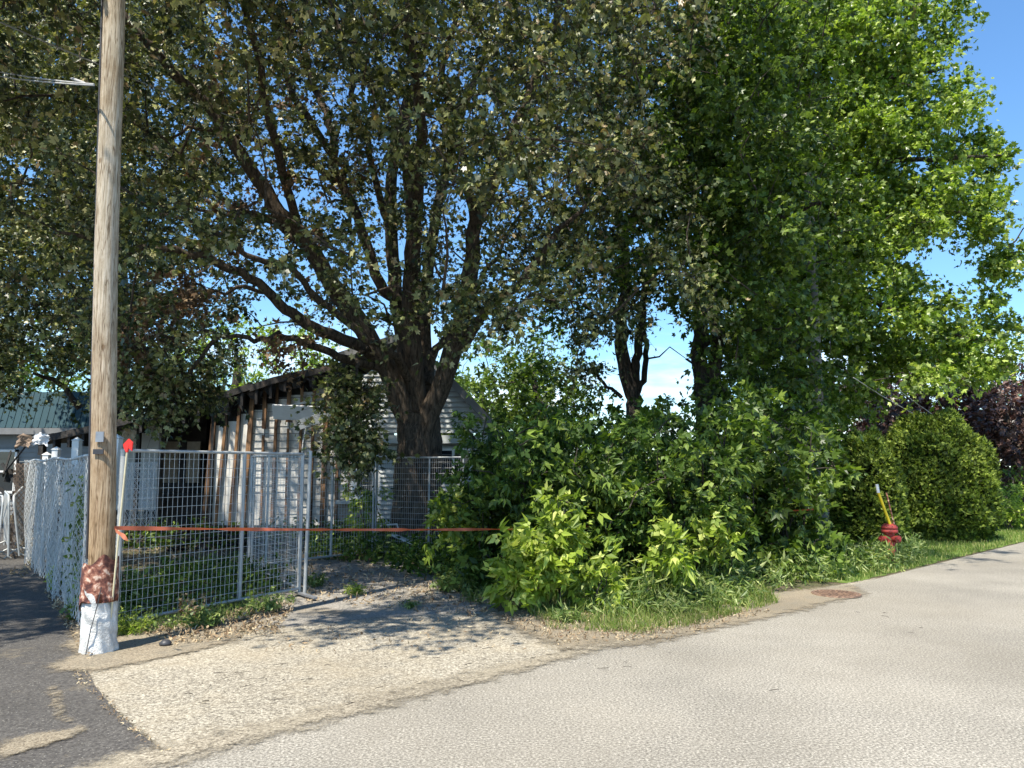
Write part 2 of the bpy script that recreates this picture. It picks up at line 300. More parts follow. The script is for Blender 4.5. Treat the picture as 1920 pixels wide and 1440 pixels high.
# ------------------------------------------------------------------ ground sheets
def sheet(name, pts, z, m_, wob=0.0, sub=0.12):
    """flat outline with a ragged edge, real world metres"""
    pts = [np.array(p[:2], float) for p in pts]; out = []
    for a, b_ in zip(pts, pts[1:]+pts[:1]):
        L = np.linalg.norm(b_-a); k = max(1, min(200, int(L/sub))) if wob else 1
        nn = np.array((-(b_-a)[1], (b_-a)[0]))/max(L, 1e-6)
        for i in range(k):
            out.append(a+(b_-a)*i/k+nn*(rng.normal()*wob if (wob and i) else 0))
    import bmesh
    bm = bmesh.new(); vs = [bm.verts.new((p[0], p[1], z)) for p in out]; f = bm.faces.new(vs)
    bmesh.ops.triangulate(bm, faces=[f]); bmesh.ops.recalc_face_normals(bm, faces=bm.faces)
    if sum(f.normal.z for f in bm.faces) < 0: bmesh.ops.reverse_faces(bm, faces=bm.faces)
    me = bpy.data.meshes.new(name); bm.to_mesh(me); bm.free(); me.materials.append(m_)
    o = bpy.data.objects.new(name, me); sc.collection.objects.link(o); return tag(o, kind='structure')
sheet('ground', [(-600, -600), (600, -600), (600, 900), (-600, 900)], 0, M['soil'])
def softmat(m_):
    m = m_.copy(); m.name = m_.name+'_soft'; n, l = m.node_tree.nodes, m.node_tree.links; out = n['Material Output']; src = out.inputs['Surface'].links[0].from_socket
    a = n.new('ShaderNodeAttribute'); a.attribute_name = 'inside'; v = coords(n, l); f = noise(n, l, v, 9, 8, .75)
    ad = n.new('ShaderNodeMath'); ad.operation = 'SUBTRACT'; l.new(a.outputs['Fac'], ad.inputs[0]); l.new(f, ad.inputs[1])
    mr = n.new('ShaderNodeMapRange'); mr.inputs['From Min'].default_value = -.12; mr.inputs['From Max'].default_value = .12; l.new(ad.outputs[0], mr.inputs['Value'])
    t = n.new('ShaderNodeBsdfTransparent'); ms = n.new('ShaderNodeMixShader'); l.new(mr.outputs[0], ms.inputs[0]); l.new(t.outputs[0], ms.inputs[1]); l.new(src, ms.inputs[2]); l.new(ms.outputs[0], out.inputs['Surface']); return m
_soft = {}
def softsheet(name, pts, z, m_, soft=.2, cell=.06):
    """thin layer of loose dirt or gravel whose edge breaks up and thins out"""
    P2 = np.array([p[:2] for p in pts], float); lo_, hi_ = P2.min(0)-soft*.6, P2.max(0)+soft*.6
    nx, ny = int((hi_[0]-lo_[0])/cell)+2, int((hi_[1]-lo_[1])/cell)+2; X, Y = np.meshgrid(np.linspace(lo_[0], hi_[0], nx), np.linspace(lo_[1], hi_[1], ny)); Q = np.stack((X.ravel(), Y.ravel()), 1)
    D = np.full(len(Q), 1e9)
    for a, b_ in zip(P2, np.roll(P2, -1, 0)):
        ab = b_-a; t = np.clip(((Q-a)@ab)/max(ab@ab, 1e-9), 0, 1); D = np.minimum(D, np.linalg.norm(Q-(a+t[:, None]*ab), axis=1))
    sd = np.where(inpoly(Q, P2), D, -D); val = np.clip(.5+sd/soft*.5, 0, 1)
    i = (np.arange(ny-1)*nx)[:, None]; j = np.arange(nx-1)[None]; F = np.stack((i+j, i+j+1, i+nx+j+1, i+nx+j), -1).reshape(-1, 4); F = F[(val[F] > .02).any(1)]
    mb = MB(); mb.add(np.concatenate((Q, np.full((len(Q), 1), z)), 1), F, np.zeros(len(F)))
    if m_.name not in _soft: _soft[m_.name] = softmat(m_)
    o = mb.build(name, _soft[m_.name], None); at = o.data.attributes.new('inside', 'FLOAT', 'POINT'); at.data.foreach_set('value', val.astype(np.float32)); return tag(o, kind='structure')
def inpoly(p, poly):
    x, y = p[:, 0], p[:, 1]; c = np.zeros(len(p), bool); j = len(poly)-1
    for i in range(len(poly)):
        xi, yi = poly[i]; xj, yj = poly[j]
        hit = ((yi > y) != (yj > y)) & (x < (xj-xi)*(y-yi)/((yj-yi)+1e-12)+xi); c ^= hit; j = i
    return c
def g2(px, py): return G(px, py)[:2]
RD = nrm(g2(1920, 1018)-g2(1460, 1133)); RN = np.array((RD[1], -RD[0]))      # road direction, and the side towards the camera
E0 = g2(1460, 1133)
def rd(t, s=0.0): return E0+RD*t+RN*s
road = [rd(-9.0), rd(-7.2), rd(-5.5, -.03), rd(-4.0, -.05), rd(-1.5), rd(0), rd(3), rd(9), rd(160), rd(160, 7.5), rd(-60, 7.5), rd(-60, .6)]
sheet('road', road, 0.016, M['road'], 0.004, 0.2)
softsheet('apron', [g2(160, 1256), g2(190, 1248), g2(330, 1218), g2(420, 1192), g2(560, 1175), g2(700, 1160), g2(870, 1150), g2(960, 1160), g2(1010, 1185), g2(1140, 1205), g2(1300, 1165), g2(1460, 1120), g2(1640, 1085), rd(2.2, .6), rd(-.5, .6), rd(-9, .6), rd(-12, .6), g2(240, 1460), g2(318, 1418), g2(232, 1352), g2(178, 1300)], 0.008, M['apron'], .12, .08)
sheet('driveway', [g2(470, 1200), g2(980, 1200), g2(900, 1110), g2(800, 1075), g2(740, 1050), g2(560, 1050), g2(480, 1110)], 0.004, M['drive'], 0.05, 0.15)
sheet('parking_lot', [(-40, -2), (-0.6, -2), rd(-10, .7), g2(318, 1418), g2(285, 1396), g2(252, 1370), g2(222, 1340), g2(196, 1312), g2(176, 1284), g2(163, 1260), g2(158, 1210), g2(95, 1105), g2(30, 1030), (-14, 22), (-40, 22)], 0.012, M['lot'], 0.004, 0.08)
softsheet('dirt_edge', [g2(110, 1262), g2(185, 1262), g2(330, 1232), g2(440, 1205), g2(460, 1170), g2(330, 1160), g2(215, 1200), g2(150, 1170), g2(110, 1110), g2(90, 1100), g2(140, 1200), g2(118, 1215), g2(150, 1228), g2(90, 1255)], 0.020, M['dirt'], .22, .04)
softsheet('dirt_strip', [g2(930, 1150), g2(960, 1180), g2(1060, 1222), g2(1200, 1215), g2(1330, 1185), g2(1450, 1160), g2(1620, 1118), g2(1600, 1100), g2(1400, 1120), g2(1200, 1150), g2(1000, 1140)], 0.026, M['dirt'], .35, .04)
softsheet('dirt_patch', [g2(0, 1400), g2(60, 1382), g2(150, 1372), g2(105, 1345), g2(97, 1300), g2(101, 1290), g2(110, 1305), g2(112, 1345), g2(160, 1375), g2(120, 1392), g2(60, 1410), g2(0, 1432)], 0.022, M['dirt'], .12, .04)
softsheet('dirt_band', [rd(-1.5, .04), rd(-4, .10), rd(-6, .13), rd(-7.5, .2), rd(-9, .22), rd(-9, -.03), rd(-7.5, -.12), rd(-6, -.10), rd(-4.2, -.12), rd(-2.5, -.02)], 0.028, M['sand'], .34, .04)
sheet('lawn', [rd(2.2, -.12), rd(6, -.1), rd(30, -.1), rd(30, -9), rd(9.2, -5), rd(7, -2.5), rd(4, -1.6), rd(2, -.8)], 0.006, M['lawn'], 0.03, 0.2)
# ------------------------------------------------------------------ leaves
def kite(Ln, W, ang=0, org=(0, 0), droop=0.12, fold=0.07):
    a = R(ang); c, s = math.cos(a), math.sin(a)
    p = np.array([(0, 0, 0), (0.42*Ln, W, -fold), (Ln, 0, -droop), (0.42*Ln, -W, -fold)])
    return np.stack((org[0]+p[:, 0]*c-p[:, 1]*s, org[1]+p[:, 0]*s+p[:, 1]*c, p[:, 2]), 1)
def tmpl(*ks): return np.concatenate(ks), np.arange(4*len(ks)).reshape(-1, 4)
T_MAPLE = tmpl(kite(1, .24), kite(.85, .22, 55), kite(.85, .22, -55))
T_LOBED = tmpl(kite(1, .26), kite(.86, .25, 44), kite(.84, .24, -46), kite(.45, .2, 100), kite(.45, .2, -100))
T_MAPLE5 = tmpl(kite(1, .22), kite(.9, .2, 50), kite(.9, .2, -50), kite(.5, .14, 105), kite(.5, .14, -105))
T_BOX = tmpl(kite(.60, .20, 0, (.44, 0), .26), kite(.50, .18, 64, (.34, .02), .26), kite(.50, .18, -64, (.34, -.02), .26))
T_LANCE = tmpl(kite(1, .11, 0, (0, 0), .2, .02))
T_OVAL = tmpl(kite(1, .28))
T_LITTER = tmpl(kite(1, .2, 0, (0, 0), -.25, -.12), kite(.7, .16, 60, (0, 0), .2, .1))
T_CEDAR = tmpl(kite(1, .16), kite(.7, .13, 38), kite(.7, .13, -38))
T_BLADE = (np.array([(-.04, 0, 0), (.04, 0, 0), (.03, .25, .5), (-.03, .25, .5), (0, .75, .82)]), None)
def leaves(mb, C, size, T, up=0.8, spread=1.0, dirs=None, droop=0.3, r=None):
    C = np.asarray(C); N = len(C)
    if N == 0: return
    nn = nrm(rng.normal(size=(N, 3))*spread+np.array((0, 0, up)))
    t = rng.normal(size=(N, 3)) if dirs is None else dirs+rng.normal(size=(N, 3))*0.45
    t[:, 2] -= droop
    t = nrm(t-nn*np.sum(t*nn, 1, keepdims=True)); b_ = np.cross(nn, t)
    tv, tf = T; size = np.broadcast_to(size, (N,))
    sy = rng.uniform(.55, 1.1, N)[:, None, None]; sz = (rng.uniform(-.8, 3.2, N))[:, None, None]
    V = C[:, None]+size[:, None, None]*(tv[None, :, 0:1]*t[:, None]+sy*tv[None, :, 1:2]*b_[:, None]+sz*tv[None, :, 2:3]*nn[:, None])
    F = tf[None]+(np.arange(N)*len(tv))[:, None, None]
    rr = rng.random(N) if r is None else r
    mb.add(V.reshape(-1, 3), F.reshape(-1, 4), np.repeat(rr, len(tf)), smooth=False)
def spray(n_, c, rad, flat=0.6, tw=None):
    """leaves strung along a few twigs that leave the branch end"""
    g = max(3, n_//11); d = nrm(rng.normal(size=(g, 3))*np.array((1, 1, flat))+np.array((0, 0, -.05))); L = rad*rng.uniform(.6, 1.35, g)
    w = rng.integers(0, g, n_); t = rng.random(n_)**.7; p = c+d[w]*(L[w]*t)[:, None]; p[:, 2] -= .18*L[w]*t*t
    if tw is not None:
        for q in range(g): e = d[q]*L[q]; tw.tube([c, c+e*.5-np.array((0, 0, .045*L[q])), c+e-np.array((0, 0, .18*L[q]))], (.006, .004, .002), 3, cap=False)
    return p+rng.normal(size=(n_, 3))*.055*min(1.5, rad/.5)
def cluster(n_, c, rad, flat=0.6):
    d = nrm(rng.normal(size=(n_, 3)))*(rng.random((n_, 1))**0.45)*rad
    d[:, 2] *= flat; return c+d
# how thick the foliage hangs seen from the street: how much of the sky each part of the crowns closes
ROWS = np.array([
 [1, 1, .9, .9, .8, .7, .8, .8, .8, .9, 1, 1, 1, 1, .9, 0],
 [.9, .9, .35, .8, .7, .45, .6, .7, .9, .9, 1, 1, 1, 1, .9, .1],
 [.55, .9, .85, .7, .3, .6, .8, .8, .9, .9, 1, .95, .9, 1, 1, .5],
 [1, 1, .9, .6, .4, .8, .8, .75, .85, 1, 1, 1, 1, 1, .95, .4],
 [1, 1, .65, .5, .45, .7, .6, .75, 1, 1, .45, .85, 1, .95, .9, .7],
 [1, 1, .95, .6, .2, .35, .2, .4, .9, .5, .05, .8, 1, 1, 1, .9],
 [.3, .25, .3, .15, .0, .0, .0, .0, .6, .5, .12, .7, 1, .9, .25, .1],
 [0, 0, 0, 0, 0, .0, .0, .1, .2, .4, .6, .8, 1, .4, 0, 0]])
def dens(px, py):
    gx = np.clip((px-60)/120, 0, 14.999); gy = np.clip((py-60)/120, 0, 6.999)
    i, j = gx.astype(int), gy.astype(int); fx, fy = gx-i, gy-j
    d = ROWS[j, i]*(1-fx)*(1-fy)+ROWS[j, i+1]*fx*(1-fy)+ROWS[j+1, i]*(1-fx)*fy+ROWS[j+1, i+1]*fx*fy
    return np.where(py > 900, 0, d)
EY = np.array([-200, 0, 60, 120, 190, 240, 280, 340, 400, 440, 470, 520, 560, 600, 660, 700, 725, 760, 900])
EX = np.array([1790, 1795, 1800, 1760, 1845, 1800, 1905, 1870, 1890, 1800, 1740, 1760, 1800, 1905, 1900, 1830, 1700, 1660, 1640])
def grow(mb_wood, nodes, targets, r0=0.035, rough=0.18):
    """join every foliage cluster to the nearest limb by a bent branch"""
    nodes = [np.asarray(p) for p in nodes]; base = nodes[0]
    order = np.argsort([np.linalg.norm(t-base) for t in targets]); NP = np.array(nodes)
    for k in order:
        t = targets[k]; w = NP.copy(); d = np.linalg.norm((w-t)*np.array((1, 1, .9)), axis=1)+0.25*np.maximum(0, w[:, 2]-t[2])
        q = NP[np.argmin(d)]; L = np.linalg.norm(t-q)
        if L < 0.15: continue
        m_ = max(3, int(L/0.45)+2); s = np.linspace(0, 1, m_)[:, None]
        path = q*(1-s)+t*s+np.array((0, 0, 1))*np.sin(s*math.pi)*L*0.10+rng.normal(size=(m_, 3))*rough*min(L, 1.5)*0.35*np.sin(s*math.pi)
        ra = min(r0, 0.008+0.011*L)
        mb_wood.tube(path, np.linspace(ra, 0.005, m_), 4, cap=False)
        NP = np.concatenate((NP, path[1:]))
def limb(mb, pts, r0, r1, n=10, wob=0.05, ridge=0.0, sub=4, seed=0):
    """smooth bent limb through the given points; returns points along it"""
    pts = np.array(pts, float); m_ = len(pts); t = np.arange(m_); tt = np.linspace(0, m_-1, (m_-1)*sub+1)
    out = []
    for a in tt:
        i = min(int(a), m_-2); f = a-i
        p0, p1, p2, p3 = pts[max(i-1, 0)], pts[i], pts[i+1], pts[min(i+2, m_-1)]
        out.append(0.5*((2*p1)+(-p0+p2)*f+(2*p0-5*p1+4*p2-p3)*f*f+(-p0+3*p1-3*p2+p3)*f**3))
    out = np.array(out); L = len(out)
    w = rng.normal(size=(L, 3))*wob*np.linspace(0.3, 1, L)[:, None]; w[0] = 0; out = out+w
    s = np.linspace(0, 1, L); rr = r0*(1-s)**0.8+r1*(1-(1-s)**0.8)
    mb.tube(out, rr, n, ridge=ridge, seed=seed); return list(out)
def crown(name, root, C, size, T, m_, n_leaf, rad, up=0.8, flat=0.6, extra=None, tw=None):
    mb = MB(); tw_ = MB() if tw else None
    for c in C:
        k = rng.integers(int(n_leaf*.6), int(n_leaf*1.4)+1); rr = rad*rng.uniform(.7, 1.3)
        pts = spray(k, c, rr, flat, tw_); tone = rng.normal()*0.10
        leaves(mb, pts, rng.uniform(.45, 1.35, k)*size, T, up, 1.0, dirs=nrm(pts-c), droop=0.35, r=np.clip(rng.random(k)**1.15+tone, 0, 1))
    if tw: tw_.build('twigs', M['bark_dark'], root)
    return mb.build(name, m_, root)
def sample(n_, cen, ax, xwin, zmin=2.3, shell=0.35, cap=None, edge=False, power=1.0, keep_out=0.55):
    """cluster centres inside an ellipsoidal crown, thinned where the photograph shows gaps"""
    out = []
    cen, ax = np.array(cen, float), np.array(ax, float)
    while len(out) < n_:
        d = nrm(rng.normal(size=(4000, 3)))*(rng.random((4000, 1))**shell); p = cen+d*ax
        px, py = proj(p); D = dens(px, py)**power
        infr = (px > -40) & (px < 1960) & (py > -60) & (p[:, 1] > 1)
        w = np.clip(np.minimum((px-xwin[0])/xwin[2]+.5, (xwin[1]-px)/xwin[2]+.5), 0, 1)
        acc = np.where(infr, D*w, keep_out)
        ex = np.interp(py, EY, EX)-58
        acc = np.where(infr & (px > ex), 0, acc)
        ok = (rng.random(4000) < acc) & (p[:, 2] > zmin)
        out += list(p[ok][:n_-len(out)])
    return np.array(out)
def tree(name, base, label, group=None):
    return thing(name, base, label, 'tree', group)
pb = G(184, 1232); pb[0] *= (pb[1]+.14)/pb[1]
# ------------------------------------------------------------------ the big maple
D0 = 15.0
big = tree('maple_tree', (P(787, 1000, D0)[0], D0, 0), 'huge old maple with several thick trunks forking low in front of the burnt house')
tw = MB(); nodes = []
B = lambda px, py, d=D0: P(px, py, d)
b0 = np.array((big.location.x, D0, -0.1))
limb(tw, [b0, P(786, 1000, D0), P(785, 940, D0), P(784, 880, D0), P(784, 830, D0), P(783, 770, D0)], .52, .37, 36, .012, .10, 6)
flare = [(b0+np.array((math.cos(a)*.72, math.sin(a)*.72, -.05)), a) for a in np.linspace(0, 6.28, 8)[:-1]]
for q, a in flare: limb(tw, [q, b0+np.array((math.cos(a)*.38, math.sin(a)*.38, .45)), b0+np.array((math.cos(a)*.2, math.sin(a)*.2, 1.2))], .10, .16, 8, .01)
stems = [
 ([(780, 850, 15), (765, 790, 14.9), (745, 740, 14.8), (728, 695, 14.7), (700, 650, 14.5), (653, 573, 14.2), (623, 533, 14), (593, 487, 13.8), (563, 440, 13.5), (523, 395, 13.2), (470, 320, 12.9), (400, 210, 12.5), (332, 140, 12), (240, 40, 11.5), (150, -80, 11)], .27, .05),
 ([(728, 695, 14.7), (680, 650, 14.3), (607, 623, 13.8), (547, 587, 13.4), (500, 545, 13.1), (430, 500, 12.7), (330, 470, 12.2), (240, 466, 11.8), (120, 440, 11.4)], .15, .03),
 ([(720, 690, 14.6), (637, 668, 14.2), (580, 647, 14), (530, 630, 13.7), (480, 637, 13.3), (412, 625, 13), (330, 640, 12.6)], .10, .02),
 ([(783, 740, 15.2), (767, 710, 14.7), (743, 673, 14.2), (713, 647, 13.9), (680, 632, 13.6), (600, 560, 13.2), (540, 500, 12.6), (470, 480, 12), (400, 430, 11.5), (300, 400, 11)], .11, .03),
 ([(782, 800, 15.1), (768, 720, 15.3), (755, 633, 15.5), (742, 533, 15.6), (733, 433, 15.7), (735, 330, 15.8), (740, 235, 15.8), (700, 170, 15.9), (672, 100, 16), (650, 0, 16), (630, -150, 16)], .20, .06),
 ([(787, 790, 15), (778, 700, 14.8), (770, 600, 14.6), (773, 517, 14.5), (775, 433, 14.4), (768, 320, 14.2), (755, 240, 14), (785, 130, 13.8), (800, 0, 13.6), (810, -200, 13.4)], .24, .07),
 ([(790, 800, 15.1), (800, 700, 15.5), (795, 600, 15.9), (805, 480, 16.3), (830, 350, 16.8), (870, 200, 17.2), (900, 130, 17.4), (927, 33, 17.6), (950, -120, 18)], .18, .05),
 ([(792, 860, 14.9), (803, 785, 14.8), (830, 717, 14.7), (857, 633, 14.6), (873, 567, 14.5), (883, 500, 14.3), (892, 420, 14.1), (930, 333, 13.9), (960, 253, 13.6), (1005, 150, 13.3), (1040, 40, 13), (1060, -120, 12.6)], .25, .05),
 ([(868, 655, 14.6), (910, 587, 14.3), (960, 543, 14), (1020, 470, 13.6), (1080, 400, 13.2), (1160, 330, 12.8)], .12, .02),
 ([(800, 720, 15.2), (815, 665, 15.8), (840, 627, 16.2), (862, 585, 16.6), (900, 520, 17), (960, 430, 17.5), (1010, 330, 18)], .11, .03),
 ([(742, 560, 15.4), (713, 533, 15.1), (680, 430, 14.9), (643, 350, 14.7), (627, 290, 14.5), (613, 217, 14.3), (590, 160, 14.1), (555, 20, 13.8), (530, -100, 13.5)], .14, .05),
 ([(632, 310, 14.6), (590, 240, 14.2), (540, 160, 13.8), (527, 93, 13.5), (513, 0, 13.2), (500, -120, 13)], .09, .04),
 ([(643, 350, 14.7), (580, 305, 14.2), (523, 273, 13.8), (460, 262, 13.3), (380, 240, 12.8), (300, 260, 12.4)], .08, .02),
 ([(735, 440, 15.6), (705, 350, 15.2), (687, 267, 14.9), (663, 200, 14.6), (667, 117, 14.4), (643, 57, 14.2), (630, -60, 14)], .09, .04),
 ([(593, 487, 13.8), (520, 420, 13.9), (440, 390, 14.2), (360, 330, 14.6), (280, 260, 15), (200, 150, 15.4)], .08, .02),
 ([(890, 430, 14.1), (873, 330, 13.6), (833, 143, 13.2), (840, 90, 13), (853, 10, 12.8), (860, -120, 12.4)], .09, .03),
 ([(560, 600, 13.5), (520, 560, 13.3), (470, 540, 13.2), (420, 545, 13), (370, 540, 12.8)], .06, .02),
 ([(563, 440, 13.5), (500, 400, 13), (430, 405, 12.6), (330, 380, 12.2)], .06, .02),
 # limbs that lean out over the driveway, towards the street
 ([(775, 433, 14.4), (790, 250, 12.8), (770, 60, 11), (740, -150, 9.8), (700, -350, 8.8)], .13, .03),
 ([(563, 440, 13.5), (520, 280, 12), (470, 60, 10.5), (400, -200, 9.2)], .10, .03),
]
for i, (pp, r0, r1) in enumerate(stems):
    big_ = r0 > .15
    nd = limb(tw, [P(*q) for q in pp], r0*.86, r1*.8, 20 if big_ else 9, .02 if big_ else .045, .07 if big_ else .03, 4, seed=i)
    nodes += nd[max(3, len(nd)//4):]
cl = sample(1330, (-1.9, 13.2, 9.6), (9.4, 6.4, 7.4), (-400, 1290, 240), 3.3, .42, power=1.35)
ovh = []
while len(ovh) < 400:                     # the part of the crown that hangs over the driveway and the lot, above the frame
    p = np.array((-5.6, 6.9, 7.9))+rng.uniform(-1, 1, 3)*np.array((4.6, 2.6, 1.9)); qx, qy = proj(p); qx, qy = qx[0], qy[0]
    k = (pb[1]-p[1])/(-to_sun.y/to_sun.z)         # height the shadow ray has lost when it reaches the pole
    hx_ = p[0]-to_sun.x/to_sun.z*k
    shade_pole = k > -.6 and abs(hx_-pb[0]+.2) < .75
    if (qy < -45 or qx < -60) and not shade_pole and p[0]+.3*p[2] < .3+.25*(p[1]-6): ovh.append(p)
cl = cl[~((cl[:, 1] > 15.3) & (cl[:, 0] < 0.5) & (rng.random(len(cl)) < .6))]     # crown opened up at the back to let sun fall through on the wall
tt_ = (18-cl[:, 1])/(-to_sun.y); wx, wz = cl[:, 0]-to_sun.x*tt_, cl[:, 2]-to_sun.z*tt_
cl = cl[~((wx > -7.4) & (wx < -2.0) & (wz > .4) & (wz < 4.2) & (rng.random(len(cl)) < .62))]  # more clusters dropped where their shadow would land on the stud wall
cl = np.concatenate([cl, np.array(ovh)])
# low hanging bough in front of the wall, and the pale lit boughs on the right
hang = np.concatenate([cluster(13, P(662, 740, 13.2), .5, 1.2), cluster(7, P(640, 810, 13), .36, .7), cluster(9, P(690, 845, 13), .42, .6),
    cluster(22, P(310, 735, 13.2), .85, .5), cluster(6, P(385, 740, 14.2), .3, .5)])
nodes2 = nodes+[P(660, 690, 13.6), P(340, 700, 13)]
limb(tw, [P(700, 650, 14.5), P(672, 665, 13.9), P(668, 700, 13.4), P(670, 760, 13.2), P(690, 840, 13)], .05, .015, 6, .03)
limb(tw, [P(412, 625, 13), P(370, 680, 13), P(340, 730, 13.1), P(330, 770, 13.2)], .04, .015, 6, .03)
tw_m = MB()
grow(tw, nodes2, np.concatenate([cl, hang]))
tw.build('trunk', M['bark'], big)
crown('crown', big, np.concatenate([cl, hang]), .082, T_LOBED, M['leaf_maple'], 124, .58, .4, .75, tw=True)
dead = sample(46, (-4.8, 13.6, 6.5), (2.3, 2.2, 2.6), (330, 720, 60), 3.3, .6, power=.25)
dead = np.concatenate([dead, cluster(26, P(285, 630, 12.9), .75, 1.1), cluster(16, P(330, 560, 12.8), .6, .8), cluster(10, P(530, 650, 13.4), .5, .8)])
crown('dead_leaves', big, dead, .10, T_MAPLE, M['leaf_dead'], 34, .4, .2, .9)
# ------------------------------------------------------------------ other trees
def simple_tree(name, base, label, stems, cen, ax, n_cl, xwin, m_, size=.12, n_leaf=50, rad=.55, T=T_MAPLE, r0=.2, zmin=2.2, shell=.42, power=1.0, bark='bark_dark', extra=None, keep_out=.4, group=None):
    t = tree(name, (base[0], base[1], 0), label, group); mb = MB(); nd = []
    for pts, a, c in stems:
        q = limb(mb, pts, a, c, 14 if a > .1 else 7, .04, .04); nd += q[len(q)//3:]
    C = sample(n_cl, cen, ax, xwin, zmin, shell, power=power, keep_out=keep_out)
    if extra is not None: C = np.concatenate([C, extra])
    grow(mb, nd, C, .03)
    mb.build('trunk', M[bark], t)
    crown('crown', t, C, size, T, M[m_], n_leaf, rad, .55, .65)
    return t
# left, behind the burnt roof
d = 22.0
simple_tree('maple_tree', P(222, 900, d), 'dark green tree behind the burnt roof, its trunk hidden by the wooden pole',
  [([np.array((P(222, 900, d)[0], d, 0)), P(224, 760, d), P(226, 640, d), P(222, 500, d), P(200, 350, d), P(180, 200, d), P(160, 0, d)], .33, .1),
   ([P(224, 640, d), P(160, 560, 21), P(80, 520, 20), P(0, 480, 19)], .14, .03), ([P(224, 600, d), P(300, 520, 21), P(380, 450, 20)], .12, .03),
   ([P(150, 765, 21), P(110, 720, 20.6), P(60, 700, 20)], .1, .03), ([P(200, 350, d), P(110, 280, 21), P(20, 220, 20)], .1, .03)],
  (-12.0, 20.0, 9.6), (6.6, 5.2, 7.2), 620, (-300, 440, 260), 'leaf_maple', .115, 112, .8, T=T_LOBED, zmin=3.4, power=1.6)
# pale green far tree seen through the gap over the roof
d = 34.0
simple_tree('maple_tree', P(440, 900, d), 'light green tree far behind the burnt roof', [([np.array((P(440, 900, d)[0], d, 0)), P(440, 750, d), P(445, 700, d), P(440, 660, d)], .3, .08)],
  P(450, 690, d), (4.5, 3, 2.4), 60, (-100, 1000, 200), 'leaf_bright', .2, 50, .9, power=.3, zmin=3)
# two stems right of the centre
d = 18.0
simple_tree('maple_tree', P(1185, 900, d), 'dark tree with three bare stems against the sky, right of the big maple',
  [([np.array((P(1185, 900, d)[0], d, 0)), P(1188, 790, d), P(1185, 740, d), P(1165, 660, d), P(1168, 590, d), P(1172, 480, d), P(1150, 300, d), P(1120, 100, d)], .21, .06),
   ([P(1188, 760, d), P(1192, 700, d), P(1194, 650, 17.9), P(1205, 600, 17.8), P(1212, 540, 17.7), P(1240, 400, 17.5), P(1270, 200, 17)], .12, .04),
   ([P(1192, 740, d), P(1208, 700, 18.1), P(1212, 650, 18.2), P(1208, 620, 18.2), P(1200, 570, 18.3)], .08, .05),
   ([P(1165, 745, d), P(1140, 722, 18), P(1110, 700, 17.8), P(1075, 690, 17.6)], .05, .02)],
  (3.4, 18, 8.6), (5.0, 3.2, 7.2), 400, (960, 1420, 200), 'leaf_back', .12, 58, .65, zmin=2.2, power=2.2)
d = 16.5
tB = simple_tree('maple_tree', P(1320, 900, d), 'dark trunked maple with shaded low boughs, second right of the big maple',
  [([np.array((P(1325, 900, d)[0], d, 0)), P(1325, 860, d), P(1318, 760, d), P(1312, 660, d), P(1315, 560, d), P(1320, 460, d), P(1340, 300, d), P(1350, 100, d)], .22, .08),
   ([P(1325, 760, d), P(1345, 640, 16.4), P(1335, 540, 16.2), P(1360, 400, 16), P(1400, 250, 15.5)], .16, .05),
   ([P(1315, 650, d), P(1360, 630, 16), P(1400, 625, 15.6), P(1470, 610, 15)], .07, .02), ([P(1320, 520, d), P(1430, 430, 15.5), P(1540, 380, 14.5)], .1, .03)],
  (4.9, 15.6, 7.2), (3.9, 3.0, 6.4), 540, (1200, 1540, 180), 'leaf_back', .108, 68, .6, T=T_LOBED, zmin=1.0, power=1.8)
# bright maple at the right, its boughs reaching over the road
d = 19.8
fing = []
for (x, y) in [(1800, 20), (1790, 70), (1840, 190), (1815, 205), (1860, 262), (1900, 282), (1880, 300), (1860, 350), (1875, 380), (1885, 430), (1860, 420), (1900, 470), (1915, 480), (1890, 500), (1880, 560), (1900, 600), (1910, 640), (1890, 680), (1850, 700), (1830, 660), (1800, 690), (1760, 700), (1700, 680), (1820, 610), (1780, 560), (1740, 600), (1700, 640), (1820, 150), (1770, 110)]:
    fing += list(cluster(4, P(x-22, y+6, 18.6+rng.normal()*.5), .30, .4))
brt = simple_tree('maple_tree', P(1500, 900, d), 'bright green maple at the right edge of the thicket with boughs over the road',
  [([np.array((P(1490, 900, d)[0], d, 0)), P(1490, 800, d), P(1492, 650, d), P(1500, 500, d), P(1520, 350, d), P(1540, 150, d), P(1550, -100, d)], .28, .08),
   ([P(1490, 640, d), P(1560, 690, 19.2), P(1640, 735, 18.8), P(1665, 760, 18.6)], .05, .015),
   ([P(1495, 600, d), P(1600, 560, 19.2), P(1720, 600, 18.7), P(1840, 640, 18.4)], .1, .02), ([P(1505, 480, d), P(1620, 420, 19.2), P(1740, 400, 18.7), P(1850, 400, 18.4)], .1, .02),
   ([P(1515, 380, d), P(1640, 310, 19.2), P(1760, 300, 18.6), P(1880, 290, 18.4)], .1, .02), ([P(1530, 250, d), P(1640, 160, 19.2), P(1780, 130, 18.6)], .09, .02), ([P(1535, 150, d), P(1640, 30, 19.2), P(1760, -20, 18.6)], .09, .02)],
  (8.1, 19.6, 9.2), (5.9, 2.3, 8.6), 1300, (1370, 2100, 150), 'leaf_bright', .115, 92, .58, T=T_LOBED, zmin=2.2, extra=np.array(fing))
